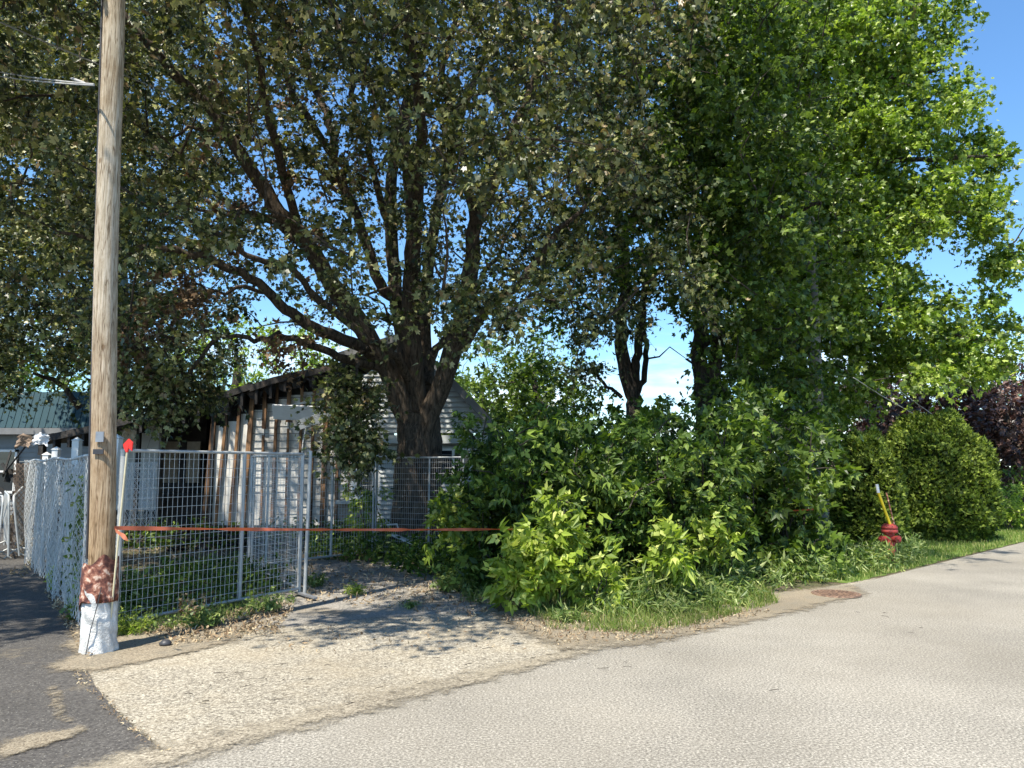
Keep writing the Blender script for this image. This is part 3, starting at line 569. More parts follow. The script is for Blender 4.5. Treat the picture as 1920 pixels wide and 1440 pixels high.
# undergrowth trees that close the view at the right of the shrub
def bush(name, base, label, cat, cen, ax, n_cl, m_, size, n_leaf, rad, T=T_BOX, up=.55, zmin=.15, stems=7, sr=.022, group=None, shell=.45, height=None):
    t = thing(name, (base[0], base[1], 0), label, cat, group); mb = MB(); nd = [np.array((base[0], base[1], 0.))]
    cen, ax = np.array(cen, float), np.array(ax, float)
    for k in range(stems):
        a = rng.uniform(0, 6.28); tip = cen+np.array((math.cos(a)*ax[0]*.6, math.sin(a)*ax[1]*.6, ax[2]*rng.uniform(.1, .7)))
        q0 = np.array((base[0]+rng.normal()*.15, base[1]+rng.normal()*.15, -.02))
        nd += limb(mb, [q0, q0*.6+tip*.4+np.array((0, 0, .15)), tip], sr, sr*.3, 6, .02)
    C = []
    while len(C) < n_cl:
        dd = nrm(rng.normal(size=3))*(rng.random()**shell); p = cen+dd*ax
        if p[2] > zmin: C.append(p)
    C = np.array(C); grow(mb, nd, C, .015); mb.build('stem', M['bark_dark'], t)
    crown('foliage', t, C, size, T, M[m_], n_leaf, rad, up, .7); return t
bush('shrub', (1.0, 10.3), 'wide dark green box elder shrub filling the middle of the thicket', 'shrub', (0.85, 10.4, 1.05), (1.75, 1.1, 1.25), 210, 'leaf_shrub', .15, 34, .32)
bush('shrub', (-.35, 11.2), 'dark green shrub beside the big trunk, left end of the thicket', 'shrub', (-.25, 11.3, 1.15), (.72, .8, 1.45), 95, 'leaf_shrub', .14, 30, .3)
bush('shrub', (2.5, 10.7), 'leafy shrub of broad drooping leaves right of the tall sapling clump', 'shrub', (2.2, 10.5, 1.1), (1.0, .9, 1.25), 120, 'leaf_shrub', .15, 32, .32)
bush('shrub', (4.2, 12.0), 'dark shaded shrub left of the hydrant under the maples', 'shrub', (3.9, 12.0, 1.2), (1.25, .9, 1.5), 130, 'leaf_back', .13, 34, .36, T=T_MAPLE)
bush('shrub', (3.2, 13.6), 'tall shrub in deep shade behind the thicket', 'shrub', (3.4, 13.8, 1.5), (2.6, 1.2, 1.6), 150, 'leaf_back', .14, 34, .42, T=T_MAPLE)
bush('shrub', (1.2, 14.6), 'tall shrub under the three bare stems', 'shrub', (1.5, 14.6, 1.3), (2.4, 1.0, 1.5), 120, 'leaf_shrub', .15, 34, .42)
# lime saplings in the sun
def sapling(px, py, dep, cen, ax, ncl, label, size=.13):
    b_ = P(px, py, dep); return bush('sapling', (b_[0], dep), label, 'sapling', cen, ax, ncl, 'leaf_lime', size*1.2, 17, .17, T=T_BOX, up=.45, stems=5, zmin=.08, sr=.009)
sapling(1000, 1110, 8.75, (0.27, 8.6, .55), (.45, .3, .42), 52, 'yellow green sapling of drooping leaves low at the front of the thicket')
sapling(1050, 1080, 8.95, (0.58, 8.7, 1.0), (.20, .2, .52), 22, 'tall narrow yellow green sapling rising above the tape')
sapling(1120, 1110, 8.7, (1.02, 8.7, .38), (.22, .2, .24), 12, 'small lime sapling right of the low drooping one')
sapling(1240, 1075, 9.1, (1.78, 8.8, .72), (.24, .2, .26), 12, 'pale sapling with wilting tips in front of the shrub')
sapling(850, 980, 11.0, (-.75, 10.8, .85), (.42, .35, .55), 26, 'light green sapling leaning out by the fence left of the thicket')
sapling(1330, 1060, 10.0, (2.55, 9.7, .75), (.3, .25, .35), 12, 'mid green sapling with drooping tips at the right end of the big shrub')
sapling(690, 1000, 13.8, (-2.7, 14.3, .9), (.35, .3, .55), 16, 'thin sapling behind the fence in front of the barred window')
# cedar hedges
def cedar(name, base, label, rx, ry, h, n_, pw=2.6, size=.075):
    t = thing(name, (base[0], base[1], 0), label, 'hedge'); mb = MB()
    N = n_; u = nrm(rng.normal(size=(N, 3))); u[:, 2] = np.abs(u[:, 2])*1.0
    # rounded column with straight sides
    s = (np.abs(u[:, 0])**pw+np.abs(u[:, 1])**pw+np.abs(u[:, 2])**pw)**(-1/pw)
    sh = 1-np.abs(rng.normal(size=N))*.05; lump = 1+.07*np.sin(u[:, 0]*7+u[:, 2]*6)*np.sin(u[:, 1]*6+u[:, 2]*9)
    p = u*(s*sh*lump)[:, None]; q = np.stack((base[0]+p[:, 0]*rx, base[1]+p[:, 1]*ry, .35+p[:, 2]*(h-.35)), 1)
    low = rng.random(N) < .22; ang = rng.uniform(0, 6.28, N); rr = rng.uniform(.88, 1, N)
    q[low] = np.stack((base[0]+np.cos(ang[low])*rx*rr[low]*.93, base[1]+np.sin(ang[low])*ry*rr[low]*.93, rng.uniform(.05, .45, N)[low]), 1)
    dirs = nrm(u+np.array((0, 0, .5))); leaves(mb, q, rng.uniform(.6, 1.3, N)*size*1.25, T_CEDAR, 0.0, 1.0, dirs=dirs, droop=-.2)
    mb.build('foliage', M['leaf_cedar'], t)
    w = MB()
    for k in range(9):
        a = k*.7; w.tube([(base[0], base[1], 0), (base[0]+math.cos(a)*rx*.4, base[1]+math.sin(a)*ry*.4, h*.5), (base[0]+math.cos(a)*rx*.6, base[1]+math.sin(a)*ry*.6, h*.8)], (.06, .04, .01), 6)
    w.build('stem', M['bark_dark'], t)
    # dense inner twigs that stop the light
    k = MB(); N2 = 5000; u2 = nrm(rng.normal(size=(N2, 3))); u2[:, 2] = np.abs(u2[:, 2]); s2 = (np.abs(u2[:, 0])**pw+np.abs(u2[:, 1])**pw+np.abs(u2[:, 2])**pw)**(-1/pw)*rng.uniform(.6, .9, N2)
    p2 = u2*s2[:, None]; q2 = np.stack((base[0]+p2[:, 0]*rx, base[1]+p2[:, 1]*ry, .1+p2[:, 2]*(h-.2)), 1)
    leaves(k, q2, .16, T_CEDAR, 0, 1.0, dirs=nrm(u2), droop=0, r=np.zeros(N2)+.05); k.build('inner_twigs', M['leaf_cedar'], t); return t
hb = P(1758, 1000, 17.6)
cedar('cedar_hedge', (hb[0], 17.6), 'big rounded cedar hedge trimmed like a dome beside the lawn', 1.16, 1.2, 2.78, 30000)
hb2 = P(1628, 1000, 14.9)
cedar('cedar_hedge', (hb2[0], 14.9), 'sunlit yellow green cedar behind the red hydrant, left of the dome', .62, .8, 2.25, 14000, 2.3, .07)
# purple maple, far trees at the right
d = 30.0
def far_tree(px, d, cz, ax, n_cl, m_, label, size=.2, nl=44, rad=1.0, r=.25, T=T_MAPLE):
    b_ = P(px, 900, d); t = tree('maple_tree', (b_[0], d, 0), label); mb = MB()
    q = limb(mb, [(b_[0], d, 0), (b_[0]+.2, d, cz*.6), (b_[0], d+.2, cz+ax[2]*.5)], r, .06, 10, .05)
    C = np.array([b_[0], d, cz])+nrm(rng.normal(size=(n_cl, 3)))*(rng.random((n_cl, 1))**.4)*np.array(ax); C = C[C[:, 2] > .8]
    grow(mb, q, C, .05); mb.build('trunk', M['bark_dark'], t); crown('crown', t, C, size, T, M[m_], nl, rad, .8, .7); return t
far_tree(1790, 27, 3.2, (3.6, 3, 2.7), 250, 'leaf_purple', 'purple leaved maple rising behind the dome hedge', .17, 50, .7)
far_tree(1900, 24, 2.4, (1.9, 2.2, 1.9), 110, 'leaf_purple', 'smaller purple leaved tree at the right edge beside the hedge', .15, 50, .6)
far_tree(1640, 34, 3.2, (3.0, 3, 2.6), 110, 'leaf_purple', 'dark reddish tree far behind the thicket', .2, 44, .9)
far_tree(1925, 44, 4.2, (2.2, 2.5, 2.6), 70, 'leaf_back', 'distant green tree beside the far pole at the right edge', .22, 40, 1.0)
far_tree(1460, 40, 3.5, (5, 3, 3.2), 120, 'leaf_back', 'distant green tree seen low through the thicket', .24, 40, 1.1)
far_tree(900, 30, 3.6, (3.2, 3, 3.0), 110, 'leaf_back', 'green tree behind the gabled end of the house', .2, 44, 1.0)
far_tree(1000, 24, 3.4, (2.2, 2.5, 2.9), 140, 'leaf_back', 'dark green tree between the house and the bare stems', .14, 54, .7)
far_tree(640, 38, 5.2, (3.4, 3, 3.0), 70, 'leaf_bright', 'pale green tree behind the big maple seen between its stems', .22, 40, 1.1)
far_tree(20, 40, 5.5, (8, 4, 4.5), 150, 'leaf_back', 'green tree behind the neighbouring blue roof', .25, 40, 1.3)
bb = P(1895, 980, 19.5)
bush('shrub', (bb[0], 19.8), 'bright green low bush at the far edge of the lawn', 'shrub', (bb[0]+.3, 20.2, .45), (1.5, 1.2, .75), 120, 'leaf_lime', .10, 40, .3, T=T_OVAL, zmin=.05)
bush('shrub', (bb[0]+.8, 22.5), 'dark green bush behind the bright low bush', 'shrub', (bb[0]+.9, 22.8, .8), (1.8, 1.2, 1.0), 110, 'leaf_back', .12, 40, .4, T=T_OVAL, zmin=.05)

# ------------------------------------------------------------------ burnt house
HY = 18.0
def HX(px, d=HY): return P(px, 875, d)[0]
def HZ(py, d=HY): return P(960, py, d)[2]
house = thing('burnt_house', (HX(650), HY, 0), 'fire damaged house with exposed wall studs, charred sagging roof edge and grey siding', 'house')
def siding(mb, x0, x1, y, z0, z1, lo=None, hi=None, ex=.105, lap_shade=None):
    z = z0
    while z < z1-.01:
        zt = min(z+ex, z1); a = x0 if lo is None else max(x0, lo(z)); b_ = x1 if hi is None else min(x1, hi(z))
        a2 = x0 if lo is None else max(x0, lo(zt)); b2 = x1 if hi is None else min(x1, hi(zt))
        if b_ > a:
            v = [(a, y-.036, z), (b_, y-.036, z), (b2 if b2 > a2 else (a+b_)/2, y-.006, zt), (a2 if b2 > a2 else (a+b_)/2, y-.006, zt)]
            if lap_shade is not None: lap_shade.box((a+.01, y-.040, z-.008), (b_-.01, y-.008, z+.004))  # thin dark strip that paints the shadow line under each lap
            mb.add(v, [(0, 1, 2, 3)], smooth=False); mb.add([(a, y-.036, z), (b_, y-.036, z), (b_, y-.004, z), (a, y-.004, z)], [(3, 2, 1, 0)], smooth=False)
        z = zt
xL, xS, xC, xR = HX(398), HX(655), HX(712), HX(905)
# roof slope line of the burnt side: z as a function of x
def zr(x): return np.interp(x, [HX(60), HX(300), HX(400), HX(520), HX(640), HX(700)], [HZ(822), HZ(772), HZ(742), HZ(706), HZ(682), HZ(664)])
# stud wall backing boards, one per bay, then studs on top
bx = np.linspace(xL, xS, 12)
mb = MB()
for a, b_ in zip(bx[:-1], bx[1:]):
    j = rng.uniform(-.01, .01); top = zr((a+b_)/2)-.34-.34*(xS-a)/(xS-xL)-rng.uniform(0, .08)
    mb.add([(a+.006, HY+.10+j, .25), (b_-.006, HY+.10+j, .25), (b_-.006, HY+.10+j, top), (a+.006, HY+.10+j, top)], [(0, 1, 2, 3)], smooth=False)
mb.build('wall_sheathing', M['sheath'], house)
lm = MB()     # horizontal seams of the exposed lining boards
for z in np.arange(.5, 3.3, .17):
    x0 = bx[3] if z > 1.0 else bx[5]; lm.box((x0, HY+.08, z), (bx[-1], HY+.092, z+.012))
lm.build('lining_seams', M['siding_dark'], house)
for i, x in enumerate(bx):
    s = MB(); top = zr(x)-.22; w = .045 if i % 3 else .075; lean = rng.normal()*.02-.05*(1-i/11)
    broken = i in (4, 6)
    if broken:
        s.beam((x+lean, HY+.03, top-.9), (x, HY+.03, top), .09, .05, (0, 1, 0)); s.beam((x, HY+.03, .25), (x-.01, HY+.03, top-1.05), .05, .04, (0, 1, 0))
    else: s.beam((x+lean-(.12 if i < 4 else 0), HY+.03, .25), (x, HY+.03, top), w*1.4, .05, (0, 1, 0))
    s.build('stud', M['stud'], house)
# right of the studs: siding and gable
s = MB(); apx, apz = HX(762), HZ(640); lox = HX(925); loz = HZ(808); sl_ = (apz-loz)/(lox-apx)
hi = lambda z: apx+(apz-z)/sl_
lo = lambda z: apx-(apz-z)/sl_*1.25
siding(s, xS+.1, xC, HY+.05, .95, zr(xS)-.3); s.build('wall_panel', M['siding_white'], house)
s = MB(); sm_ = MB(); siding(s, xC, xR, HY, .2, HZ(828), lap_shade=sm_); s.build('wall', M['siding'], house); sm_.build('lap_shadow_strip', M['siding_dark'], house)
s = MB(); sm2 = MB(); siding(s, HX(640), HX(925), HY-.12, HZ(812), apz, lo, hi, .12, sm2); s.build('gable', M['siding'], house); sm2.build('gable_lap_shadow', M['siding_dark'], house)
t = MB()
t.beam((apx, HY-.24, apz+.10), (lox+.18, HY-.24, loz-.06), .16, .26, (0, 1, 0)); t.beam((apx, HY-.24, apz+.10), (HX(640)-.1, HY-.24, zr(HX(640))+.12), .16, .26, (0, 1, 0))
t.build('rake_board', M['siding_dark'], house)
t = MB(); t.box((xC-.35, HY-.32, HZ(832)), (lox-.1, HY-.02, HZ(817))); t.build('eave_band', M['siding'], house)
t = MB(); t.box((xS+.02, HY-.03, .3), (xS+.12, HY+.05, 3.2)); t.box((xC-.06, HY-.03, .3), (xC+.04, HY+.04, HZ(832))); t.build('corner_board', M['white'], house)
t = MB(); t.box((xL-.1, HY-.02, 0), (xS, HY+.3, .25)); t.build('foundation', M['char'], house)
t = MB(); t.box((xS, HY-.05, 0), (xR, HY+.3, .95-.75)); t.box((HX(640), HY-.12, .2), (HX(700), HY-.03, HZ(942))); t.build('brick_base', M['brick'], house)
t = MB(); t.box((HX(636), HY-.30, HZ(944)), (HX(694), HY-.03, HZ(937))); t.build('ledge', M['siding'], house)
# barred window
wnd = MB(); a, b_, c, d_ = HX(662), HX(708), HZ(936), HZ(862)
for q in ((a, c, a+.11, d_), (b_-.11, c, b_, d_), (a+.11, c, b_-.11, c+.1), (a+.11, d_-.08, b_-.11, d_)): wnd.box((q[0], HY-.06, q[1]), (q[2], HY+.03, q[3]))
wo = wnd.build('window', M['white'], house)
MB().add([(a+.11, HY-.02, c+.1), (b_-.11, HY-.02, c+.1), (b_-.11, HY-.02, d_-.08), (a+.11, HY-.02, d_-.08)], [(0, 1, 2, 3)], smooth=False).build('pane', M['glass'], wo)
bar = MB()
for x in np.linspace(a+.13, b_-.13, 7): bar.tube([(x, HY-.05, c+.1), (x, HY-.05, d_-.08)], .006, 5)
for z in np.linspace(c+.16, d_-.14, 5): bar.tube([(a+.11, HY-.056, z), (b_-.11, HY-.056, z)], .005, 5)
bar.build('bars', M['galv'], wo)
wnd = MB(); a, b_, c, d_ = HX(816), HX(884), HZ(893), HZ(845)
for q in ((a, c, a+.05, d_), (b_-.05, c, b_, d_), ((a+b_)/2-.03, c, (a+b_)/2+.03, d_), (a, c-.05, b_, c), (a, d_, b_, d_+.05)): wnd.box((q[0], HY-.07, q[1]), (q[2], HY-.02, q[3]))
wo = wnd.build('window', M['white'], house)
for x0, x1 in ((a+.05, (a+b_)/2-.03), ((a+b_)/2+.03, b_-.05)):
    MB().add([(x0, HY-.035, c), (x1, HY-.035, c), (x1, HY-.035, d_), (x0, HY-.035, d_)], [(0, 1, 2, 3)], smooth=False).build('pane', M['glass'], wo)
MB().box((HX(724), HY-.05, HZ(889)), (HX(743), HY-.023, HZ(882))).build('wall_plate', M['white'], house)
# hanging awning strip and torn trim
t = MB(); t.beam(P(512, 772, 17.6), P(604, 776, 17.5), .35, .05, (0, 1, .5)); t.beam(P(560, 797, 17.4), P(640, 770, 17.3), .22, .02, (0, 1, .3)); t.beam(P(535, 764, 17.7), P(580, 752, 17.8), .05, .02, (0, 1, .3))
t.build('torn_awning', M['white'], house)
t = MB(); t.tube([P(575, 795, 17.3), P(568, 830, 17.2), P(565, 870, 17.2)], .015, 6); t.build('loose_trim', M['white'], house)
# roof: charred slab, fascia and rafter tails
t = MB(); xs = np.linspace(HX(60), HX(650), 14)
for a, b_ in zip(xs[:-1], xs[1:]):
    za, zb = zr(a)+rng.normal()*.01, zr(b_)+rng.normal()*.01
    v = [(a, HY-.2, za), (b_, HY-.2, zb), (b_, HY+8, zb+.5), (a, HY+8, za+.5), (a, HY-.2, za-.16), (b_, HY-.2, zb-.16), (b_, HY+8, zb+.34), (a, HY+8, za+.34)]
    t.add(v, [(0, 1, 2, 3), (7, 6, 5, 4), (0, 4, 5, 1), (2, 6, 7, 3), (0, 3, 7, 4), (1, 5, 6, 2)], smooth=False)
t.build('roof', M['char'], house)
t = MB()
for x in np.linspace(HX(80), HX(640), 22):
    z = zr(x)-.17; t = MB(); t.box((x-.03, HY-.17, z-.16-rng.uniform(0, .2)), (x+.03, HY+.06, z+.02)); t.build('rafter_tail', M['char'], house)
t = MB()
for x in np.linspace(HX(420), HX(640), 9):       # scorched rags of felt
    z = zr(x)-.18; w = rng.uniform(.1, .22); t.add([(x-w, HY-.1, z), (x+w, HY-.1, z), (x+w*.5, HY-.08, z-rng.uniform(.15, .4)), (x-w*.7, HY-.08, z-rng.uniform(.1, .3))], [(0, 1, 2, 3)], smooth=False)
t.build('roof_felt', M['char'], house)
t = MB(); t.box((xL-.06, HY, 0), (xL, HY+7, zr(xL)-.05)); t.add([(HX(60), HY+6, 0), (xL, HY+6, 0), (xL, HY+6, zr(xL)+.24), (HX(60), HY+6, zr(HX(60))+.24)], [(0, 1, 2, 3)], smooth=False)
t.add([(xL, HY+.16, .1), (xS, HY+.16, .1), (xS, HY+.16, zr(xS)-.17), (xL+.9, HY+.16, zr(xL+.9)-.17), (xL, HY+.16, zr(xL)-.17)], [(0, 1, 2, 3, 4)], smooth=False); t.box((xL-1.6, HY+2.6, .0), (xL-1.2, HY+3.2, 3.0)); t.box((xL-2.3, HY+1.6, .0), (xL-.3, HY+2.6, .9)); t.box((xL-1.9, HY+.2, .0), (xL-1.82, HY+.3, 3.0))
t.build('charred_interior', M['char'], house)
t = MB(); t.box((HX(304, 20), 20, HZ(905, 20)), (HX(333, 20), 20.05, HZ(828, 20))); t.build('interior_panel', M['tan'], house)
t = MB(); t.box((HX(349, 20), 20, HZ(905, 20)), (HX(374, 20), 20.05, HZ(828, 20))); t.build('interior_panel', M['tan'], house)
# back and gable ends so the house closes from the side
t = MB(); t.add([(HX(640), HY+.3, 0), (HX(640), HY+8, 0), (HX(640), HY+8, zr(HX(640))), (HX(640), HY+.3, zr(HX(640)))], [(0, 1, 2, 3)]); t.add([(xR+.02, HY, 0), (xR+.02, HY+8, 0), (xR+.02, HY+8, loz), (xR+.02, HY, loz)], [(0, 1, 2, 3)])
t.add([(apx, HY-.2, apz+.02), (lox+.15, HY-.2, loz-.1), (lox+.15, HY+8, loz-.1), (apx, HY+8, apz+.02)], [(0, 1, 2, 3)]); t.add([(apx, HY-.2, apz+.02), (apx, HY+8, apz+.02), (HX(640), HY+8, zr(HX(640))), (HX(640), HY-.2, zr(HX(640)))], [(0, 1, 2, 3)])
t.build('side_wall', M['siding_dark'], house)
# garden shed of grey siding under the low end of the roof
shed = thing('siding_wall', (HX(260, 19), 19, 0), 'pale siding wall under the low end of the burnt roof', 'wall')
t = MB(); siding(t, HX(222, 19), HX(299, 19), 19, .55, HZ(795, 19), ex=.12); t.build('cladding', M['siding'], shed)
t = MB(); t.box((HX(222, 19), 19.002, .55), (HX(299, 19), 19.2, HZ(795, 19))); t.box((HX(298, 19), 18.93, .3), (HX(302, 19), 19.0, HZ(795, 19))); t.build('frame', M['siding_dark'], shed)
# neighbouring building with the blue roof
nb = thing('neighbour_house', (-17, 27, 0), 'grey house with a ribbed blue green metal roof at the left edge', 'house')
t = MB(); siding(t, -26, HX(180, 26), 26, 0, HZ(800, 26), ex=.16); t.build('wall', M['siding_shaded'], nb)
t = MB(); e0, e1 = HZ(802, 25.6), HZ(735, 26.0); t.add([(-27, 25.6, e0), (HX(175, 25.6), 25.6, e0), (HX(175, 25.6), 26.0, e1), (-27, 26.0, e1)], [(0, 1, 2, 3)], smooth=False)
for x in np.arange(-27, HX(175, 25.6), .22): t.beam((x, 25.6, e0+.015), (x, 26.0, e1+.015), .03, .03)
t.build('roof', M['teal'], nb)
t = MB(); t.box((-27, 25.55, e0-.22), (HX(175, 25.6), 25.7, e0-.01)); t.build('fascia', M['siding_dark'], nb)
wnd = MB(); a, b_, c, d_ = HX(-30, 26), HX(34, 26), HZ(925, 26), HZ(843, 26)
for q in ((a, c, a+.08, d_), (b_-.08, c, b_, d_), (a, c, b_, c+.08), (a, d_-.08, b_, d_), (a, (c+d_)/2-.03, b_, (c+d_)/2+.03)): wnd.box((q[0], 25.9, q[1]), (q[2], 25.97, q[3]))
wo = wnd.build('window', M['white'], nb); MB().add([(a+.08, 25.95, c+.08), (b_-.08, 25.95, c+.08), (b_-.08, 25.95, d_-.08), (a+.08, 25.95, d_-.08)], [(0, 1, 2, 3)], smooth=False).build('pane', M['glass'], wo)
# ------------------------------------------------------------------ utility poles
pb = G(184, 1232); pb[0] *= (pb[1]+.14)/pb[1]
def wood_pole(base, top_off, h, r0, r1, label, wraps=True):
    t = thing('utility_pole', base, label, 'pole'); mb = MB()
    z = np.linspace(-.1, h, 60); s = z/h
    pts = np.stack((base[0]+top_off[0]*s+.012*np.sin(z*1.3), base[1]+top_off[1]*s, z), 1)
    mb.tube(pts, r0+(r1-r0)*s, 28, ridge=.035, rk=13); mb.build('shaft', M['pole'], t); return t, pts
pole, ppts = wood_pole((pb[0], pb[1]+.14, 0), (-.32, 0, 0), 9.5, .106, .084, 'weathered wooden utility pole with a white wrapped foot at the corner of the lot')
def pole_at(z): 
    s = z/9.5; return np.array((pb[0]-.32*s, pb[1]+.14, z))
# wrapped foot: crumpled white wrap and rusty sheet
def wrapmesh(z0, z1, r, amp, seed, n=64, m_=28, drag=0.0):
    mb = MB(); ang = np.arange(n)*2*math.pi/n; V = []
    g = np.random.default_rng(seed); ph = g.uniform(0, 6.28, (7, 3)); kk = g.integers(2, 11, 7); kz = g.uniform(6, 34, 7)
    for i in range(m_):
        s = i/(m_-1); z = z0+(z1-z0)*s; rr = r*(1+.06*(1-s))
        dsp = sum(np.sin(ang*kk[q]+z*kz[q]+ph[q, 0])*np.sin(z*kz[q]*.6+ph[q, 1]) for q in range(7))/7
        rad = rr+amp*dsp; c = pole_at(z)
        zz = z+(drag*np.sin(ang*1+2.2)+drag*.35*np.sin(ang*5) if i == m_-1 or i == 0 and drag else 0)
        V.append(np.stack((c[0]+np.cos(ang)*rad, c[1]+np.sin(ang)*rad, np.broadcast_to(zz, (n,))), 1))
    V = np.concatenate(V); i = np.arange(m_-1)[:, None]*n; j = np.arange(n)[None]; k = (j+1) % n
    mb.add(V, np.stack((i+j, i+k, i+n+k, i+n+j), -1).reshape(-1, 4)); return mb
wrapmesh(0, .56, .134, .034, 3).build('foot_wrap', M['wrap'], pole)
wrapmesh(.43, .745, .142, .012, 9, drag=.08).build('rusty_sheet', M['rust'], pole)
mb = MB(); mb.tube([pole_at(z)+np.array((-.111+.0025*z, -.02, 0)) for z in np.linspace(.8, 9.5, 20)], .012, 6); mb.build('ground_wire', M['black'], pole)
c = pole_at(2*.0+1.78)
mb = MB(); c = pole_at(1.86); mb.box((-.035, -.012, -.045), (.035, 0, .045), 0, c+np.array((.03, -.108, 0))); mb.build('metal_tag', M['tagmetal'], pole)
mb = MB(); c = pole_at(1.73); mb.box((-.045, -.012, -.022), (.045, 0, .022), 0, c+np.array((.02, -.108, 0))); mb.build('number_plate', M['black'], pole)
mb = MB(); a = pole_at(.02)+np.array((-.02, -.163, 0)); mb.tube([a, a+np.array((.03, -.004, .2)), a+np.array((.075, .004, .42)), a+np.array((.09, .02, .56))], .004, 5); mb.build('seam_wire', M['black'], pole)
# far poles
b2 = P(1538, 900, 17.6)
t2 = thing('utility_pole', (b2[0], 17.6, 0), 'grey pole half hidden in the maple leaves at the right', 'pole')
MB().tube([(b2[0], 17.6, 0), (b2[0], 17.6, 3), (b2[0], 17.6, 8.5)], (.15, .145, .12), 14).build('shaft', M['shaded_pole'], t2)
b3 = P(1917, 950, 36.0)
t3 = thing('utility_pole', (b3[0], 36, 0), 'distant utility pole at the right edge of the photo', 'pole')
MB().tube([(b3[0], 36, 0), (b3[0], 36, 3), (b3[0], 36, 6.4)], (.14, .13, .11), 10).build('shaft', M['pole'], t3)
# cables
def cable(p, q, sag, r, label, m_='wire', sub=16):
    s = np.linspace(0, 1, sub)[:, None]; pts = p*(1-s)+q*s-np.array((0, 0, 1))*(4*s*(1-s))*sag
    mb = MB(); mb.tube(pts, r, 5); return tag(mb.build('cable', M[m_], None, origin=p), label, 'cable')
cable(P(-60, 15, 7.2), P(480, 235, 13), .05, .009, 'thin service wire crossing the top of the wooden pole', 'wire_light')
cable(P(-60, 122, 9.5), P(176, 158, 6.6), .03, .008, 'upper of two wires running left from the wooden pole', 'wire_light')
cable(P(-60, 132, 9.5), P(176, 160, 6.6), .03, .008, 'lower of two wires running left from the wooden pole', 'wire_light')
cable(P(1600, 708, 15), P(1990, 770, 36), 1.3, .009, 'sagging cable over the dome hedge to the distant pole', 'wire_light')
cable(P(1690, 735, 16.5), P(1960, 850, 30), .5, .008, 'upper thin cable above the purple tree', 'wire_light')
mb = MB(); mb.tube([P(132, 147, 7.2), P(137, 148, 7.1), P(156, 155, 6.9), P(162, 157, 6.8)], (.006, .014, .014, .006), 8); sp = mb.build('cable_splice', M['wire_light'], None, origin=P(147, 151, 7))
tag(sp, 'pale splice sleeve on the wires just left of the wooden pole', 'cable sleeve')
# ------------------------------------------------------------------ temporary fence panels
def panel_proto(W=2.55, H=1.74):
    root = thing('fence_panel', (0, 0, 0), 'x', 'fence panel', 'temporary wire fence panels')
    mb = MB()
    for x in (0.0, W): mb.tube([(x, 0, 0), (x, 0, H+.01)], .021, 10)
    for z in (.07, H): mb.tube([(0, 0, z), (W, 0, z)], .017, 8)
    mb.build('frame', M['galv'], root)
    MB().tube([(W*.62, 0, .07), (W*.62, 0, H)], .019, 8).build('middle_post', M['galv'], root)
    mb = MB()
    for x in np.arange(.055, W-.03, .062): mb.tube([(x, -.004, .07), (x, -.004, H)], .0023, 4, cap=False)
    for z in np.arange(.16, H-.04, .10): mb.tube([(0, .001, z), (W, .001, z)], .0023, 4, cap=False)
    mb.build('wire_mesh', M['mesh_wire'], root)
    return root
proto = panel_proto()
def setpanel(o, a, b_, label, H=None):
    a, b_ = np.array(a), np.array(b_); L = np.linalg.norm(b_-a); o.location = (a[0], a[1], .02); o.rotation_euler = (0, 0, math.atan2(b_[1]-a[1], b_[0]-a[0])); o.scale = (L/2.55, 1, 1); o['label'] = label
gp = g2(561, 1117)
pn = g2(212, 1186)
q2, q3, q4 = g2(466, 1072), g2(700, 1043), g2(868, 1052)
setpanel(proto, pn, gp, 'wire fence panel nearest the street, running from the wooden pole to the gate post')
setpanel(dup(proto, (0, 0, 0)), gp+np.array((-.02, .03)), q2, 'wire fence panel swung back from the gate post towards the house')
setpanel(dup(proto, (0, 0, 0)), q2+np.array((.03, .03)), q3+np.array((-.02, 0)), 'wire fence panel behind the open gap, left of the tree trunk')
setpanel(dup(proto, (0, 0, 0)), q3+np.array((.03, 0)), q4, 'wire fence panel in front of the tree trunk, farthest to the right')
# gate post with foot
gt = thing('gate_post', (gp[0]+.075, gp[1]-.03, 0), 'second steel post standing free beside the gate corner', 'post')
MB().tube([(gp[0]+.075, gp[1]-.03, 0), (gp[0]+.10, gp[1]-.03, 1.80)], .022, 10).build('tube', M['galv'], gt)
MB().beam((gp[0]-.06, gp[1]+.03, .045), (gp[0]+.32, gp[1]-.42, .04), .06, .02).build('foot_plate', M['tagmetal'], gt)
# ------------------------------------------------------------------ chain link fence
cf0, cf1 = g2(170, 1205), g2(40, 1040)
cf = thing('chain_link_fence', (cf0[0], cf0[1], 0), 'silver chain link fence with loose wrinkled mesh running back from the wooden pole', 'fence')
cd = nrm(cf1-cf0); cn_ = np.array((cd[1], -cd[0])); cL = np.linalg.norm(cf1-cf0)
def clpt(s, z, layer):
    off = .035*layer+.05*np.sin(s*5.2+layer)*np.sin(z*2.2+s*2+layer*2)+.035*np.sin(s*9+layer*3)
    return np.stack((cf0[0]+cd[0]*s+cn_[0]*off, cf0[1]+cd[1]*s+cn_[1]*off, z), -1)
for layer in range(4):
    mb = MB(); pit = .050; nz = 32; zz = np.linspace(.04, 1.70-.03*layer, nz)
    for k in range(int(cL/pit)):
        s0 = k*pit; sg = s0+np.where(np.arange(nz) % 2 == (k % 2), 0, pit)+(.013*layer); lean = .10*layer*zz*np.sin(s0)
        zt = zz+.02*math.sin(s0*1.7+layer); mb.tube(clpt(sg+lean*0, zt, layer), .0036, 3, cap=False)
    mb.build('link_mesh', M['mesh_wire'], cf)
mb = MB(); mb.tube([np.append(cf0+cd*s, 1.70+.015*math.sin(s*2)) for s in np.linspace(0, cL, 20)], .018, 8); mb.build('top_rail', M['galv'], cf)
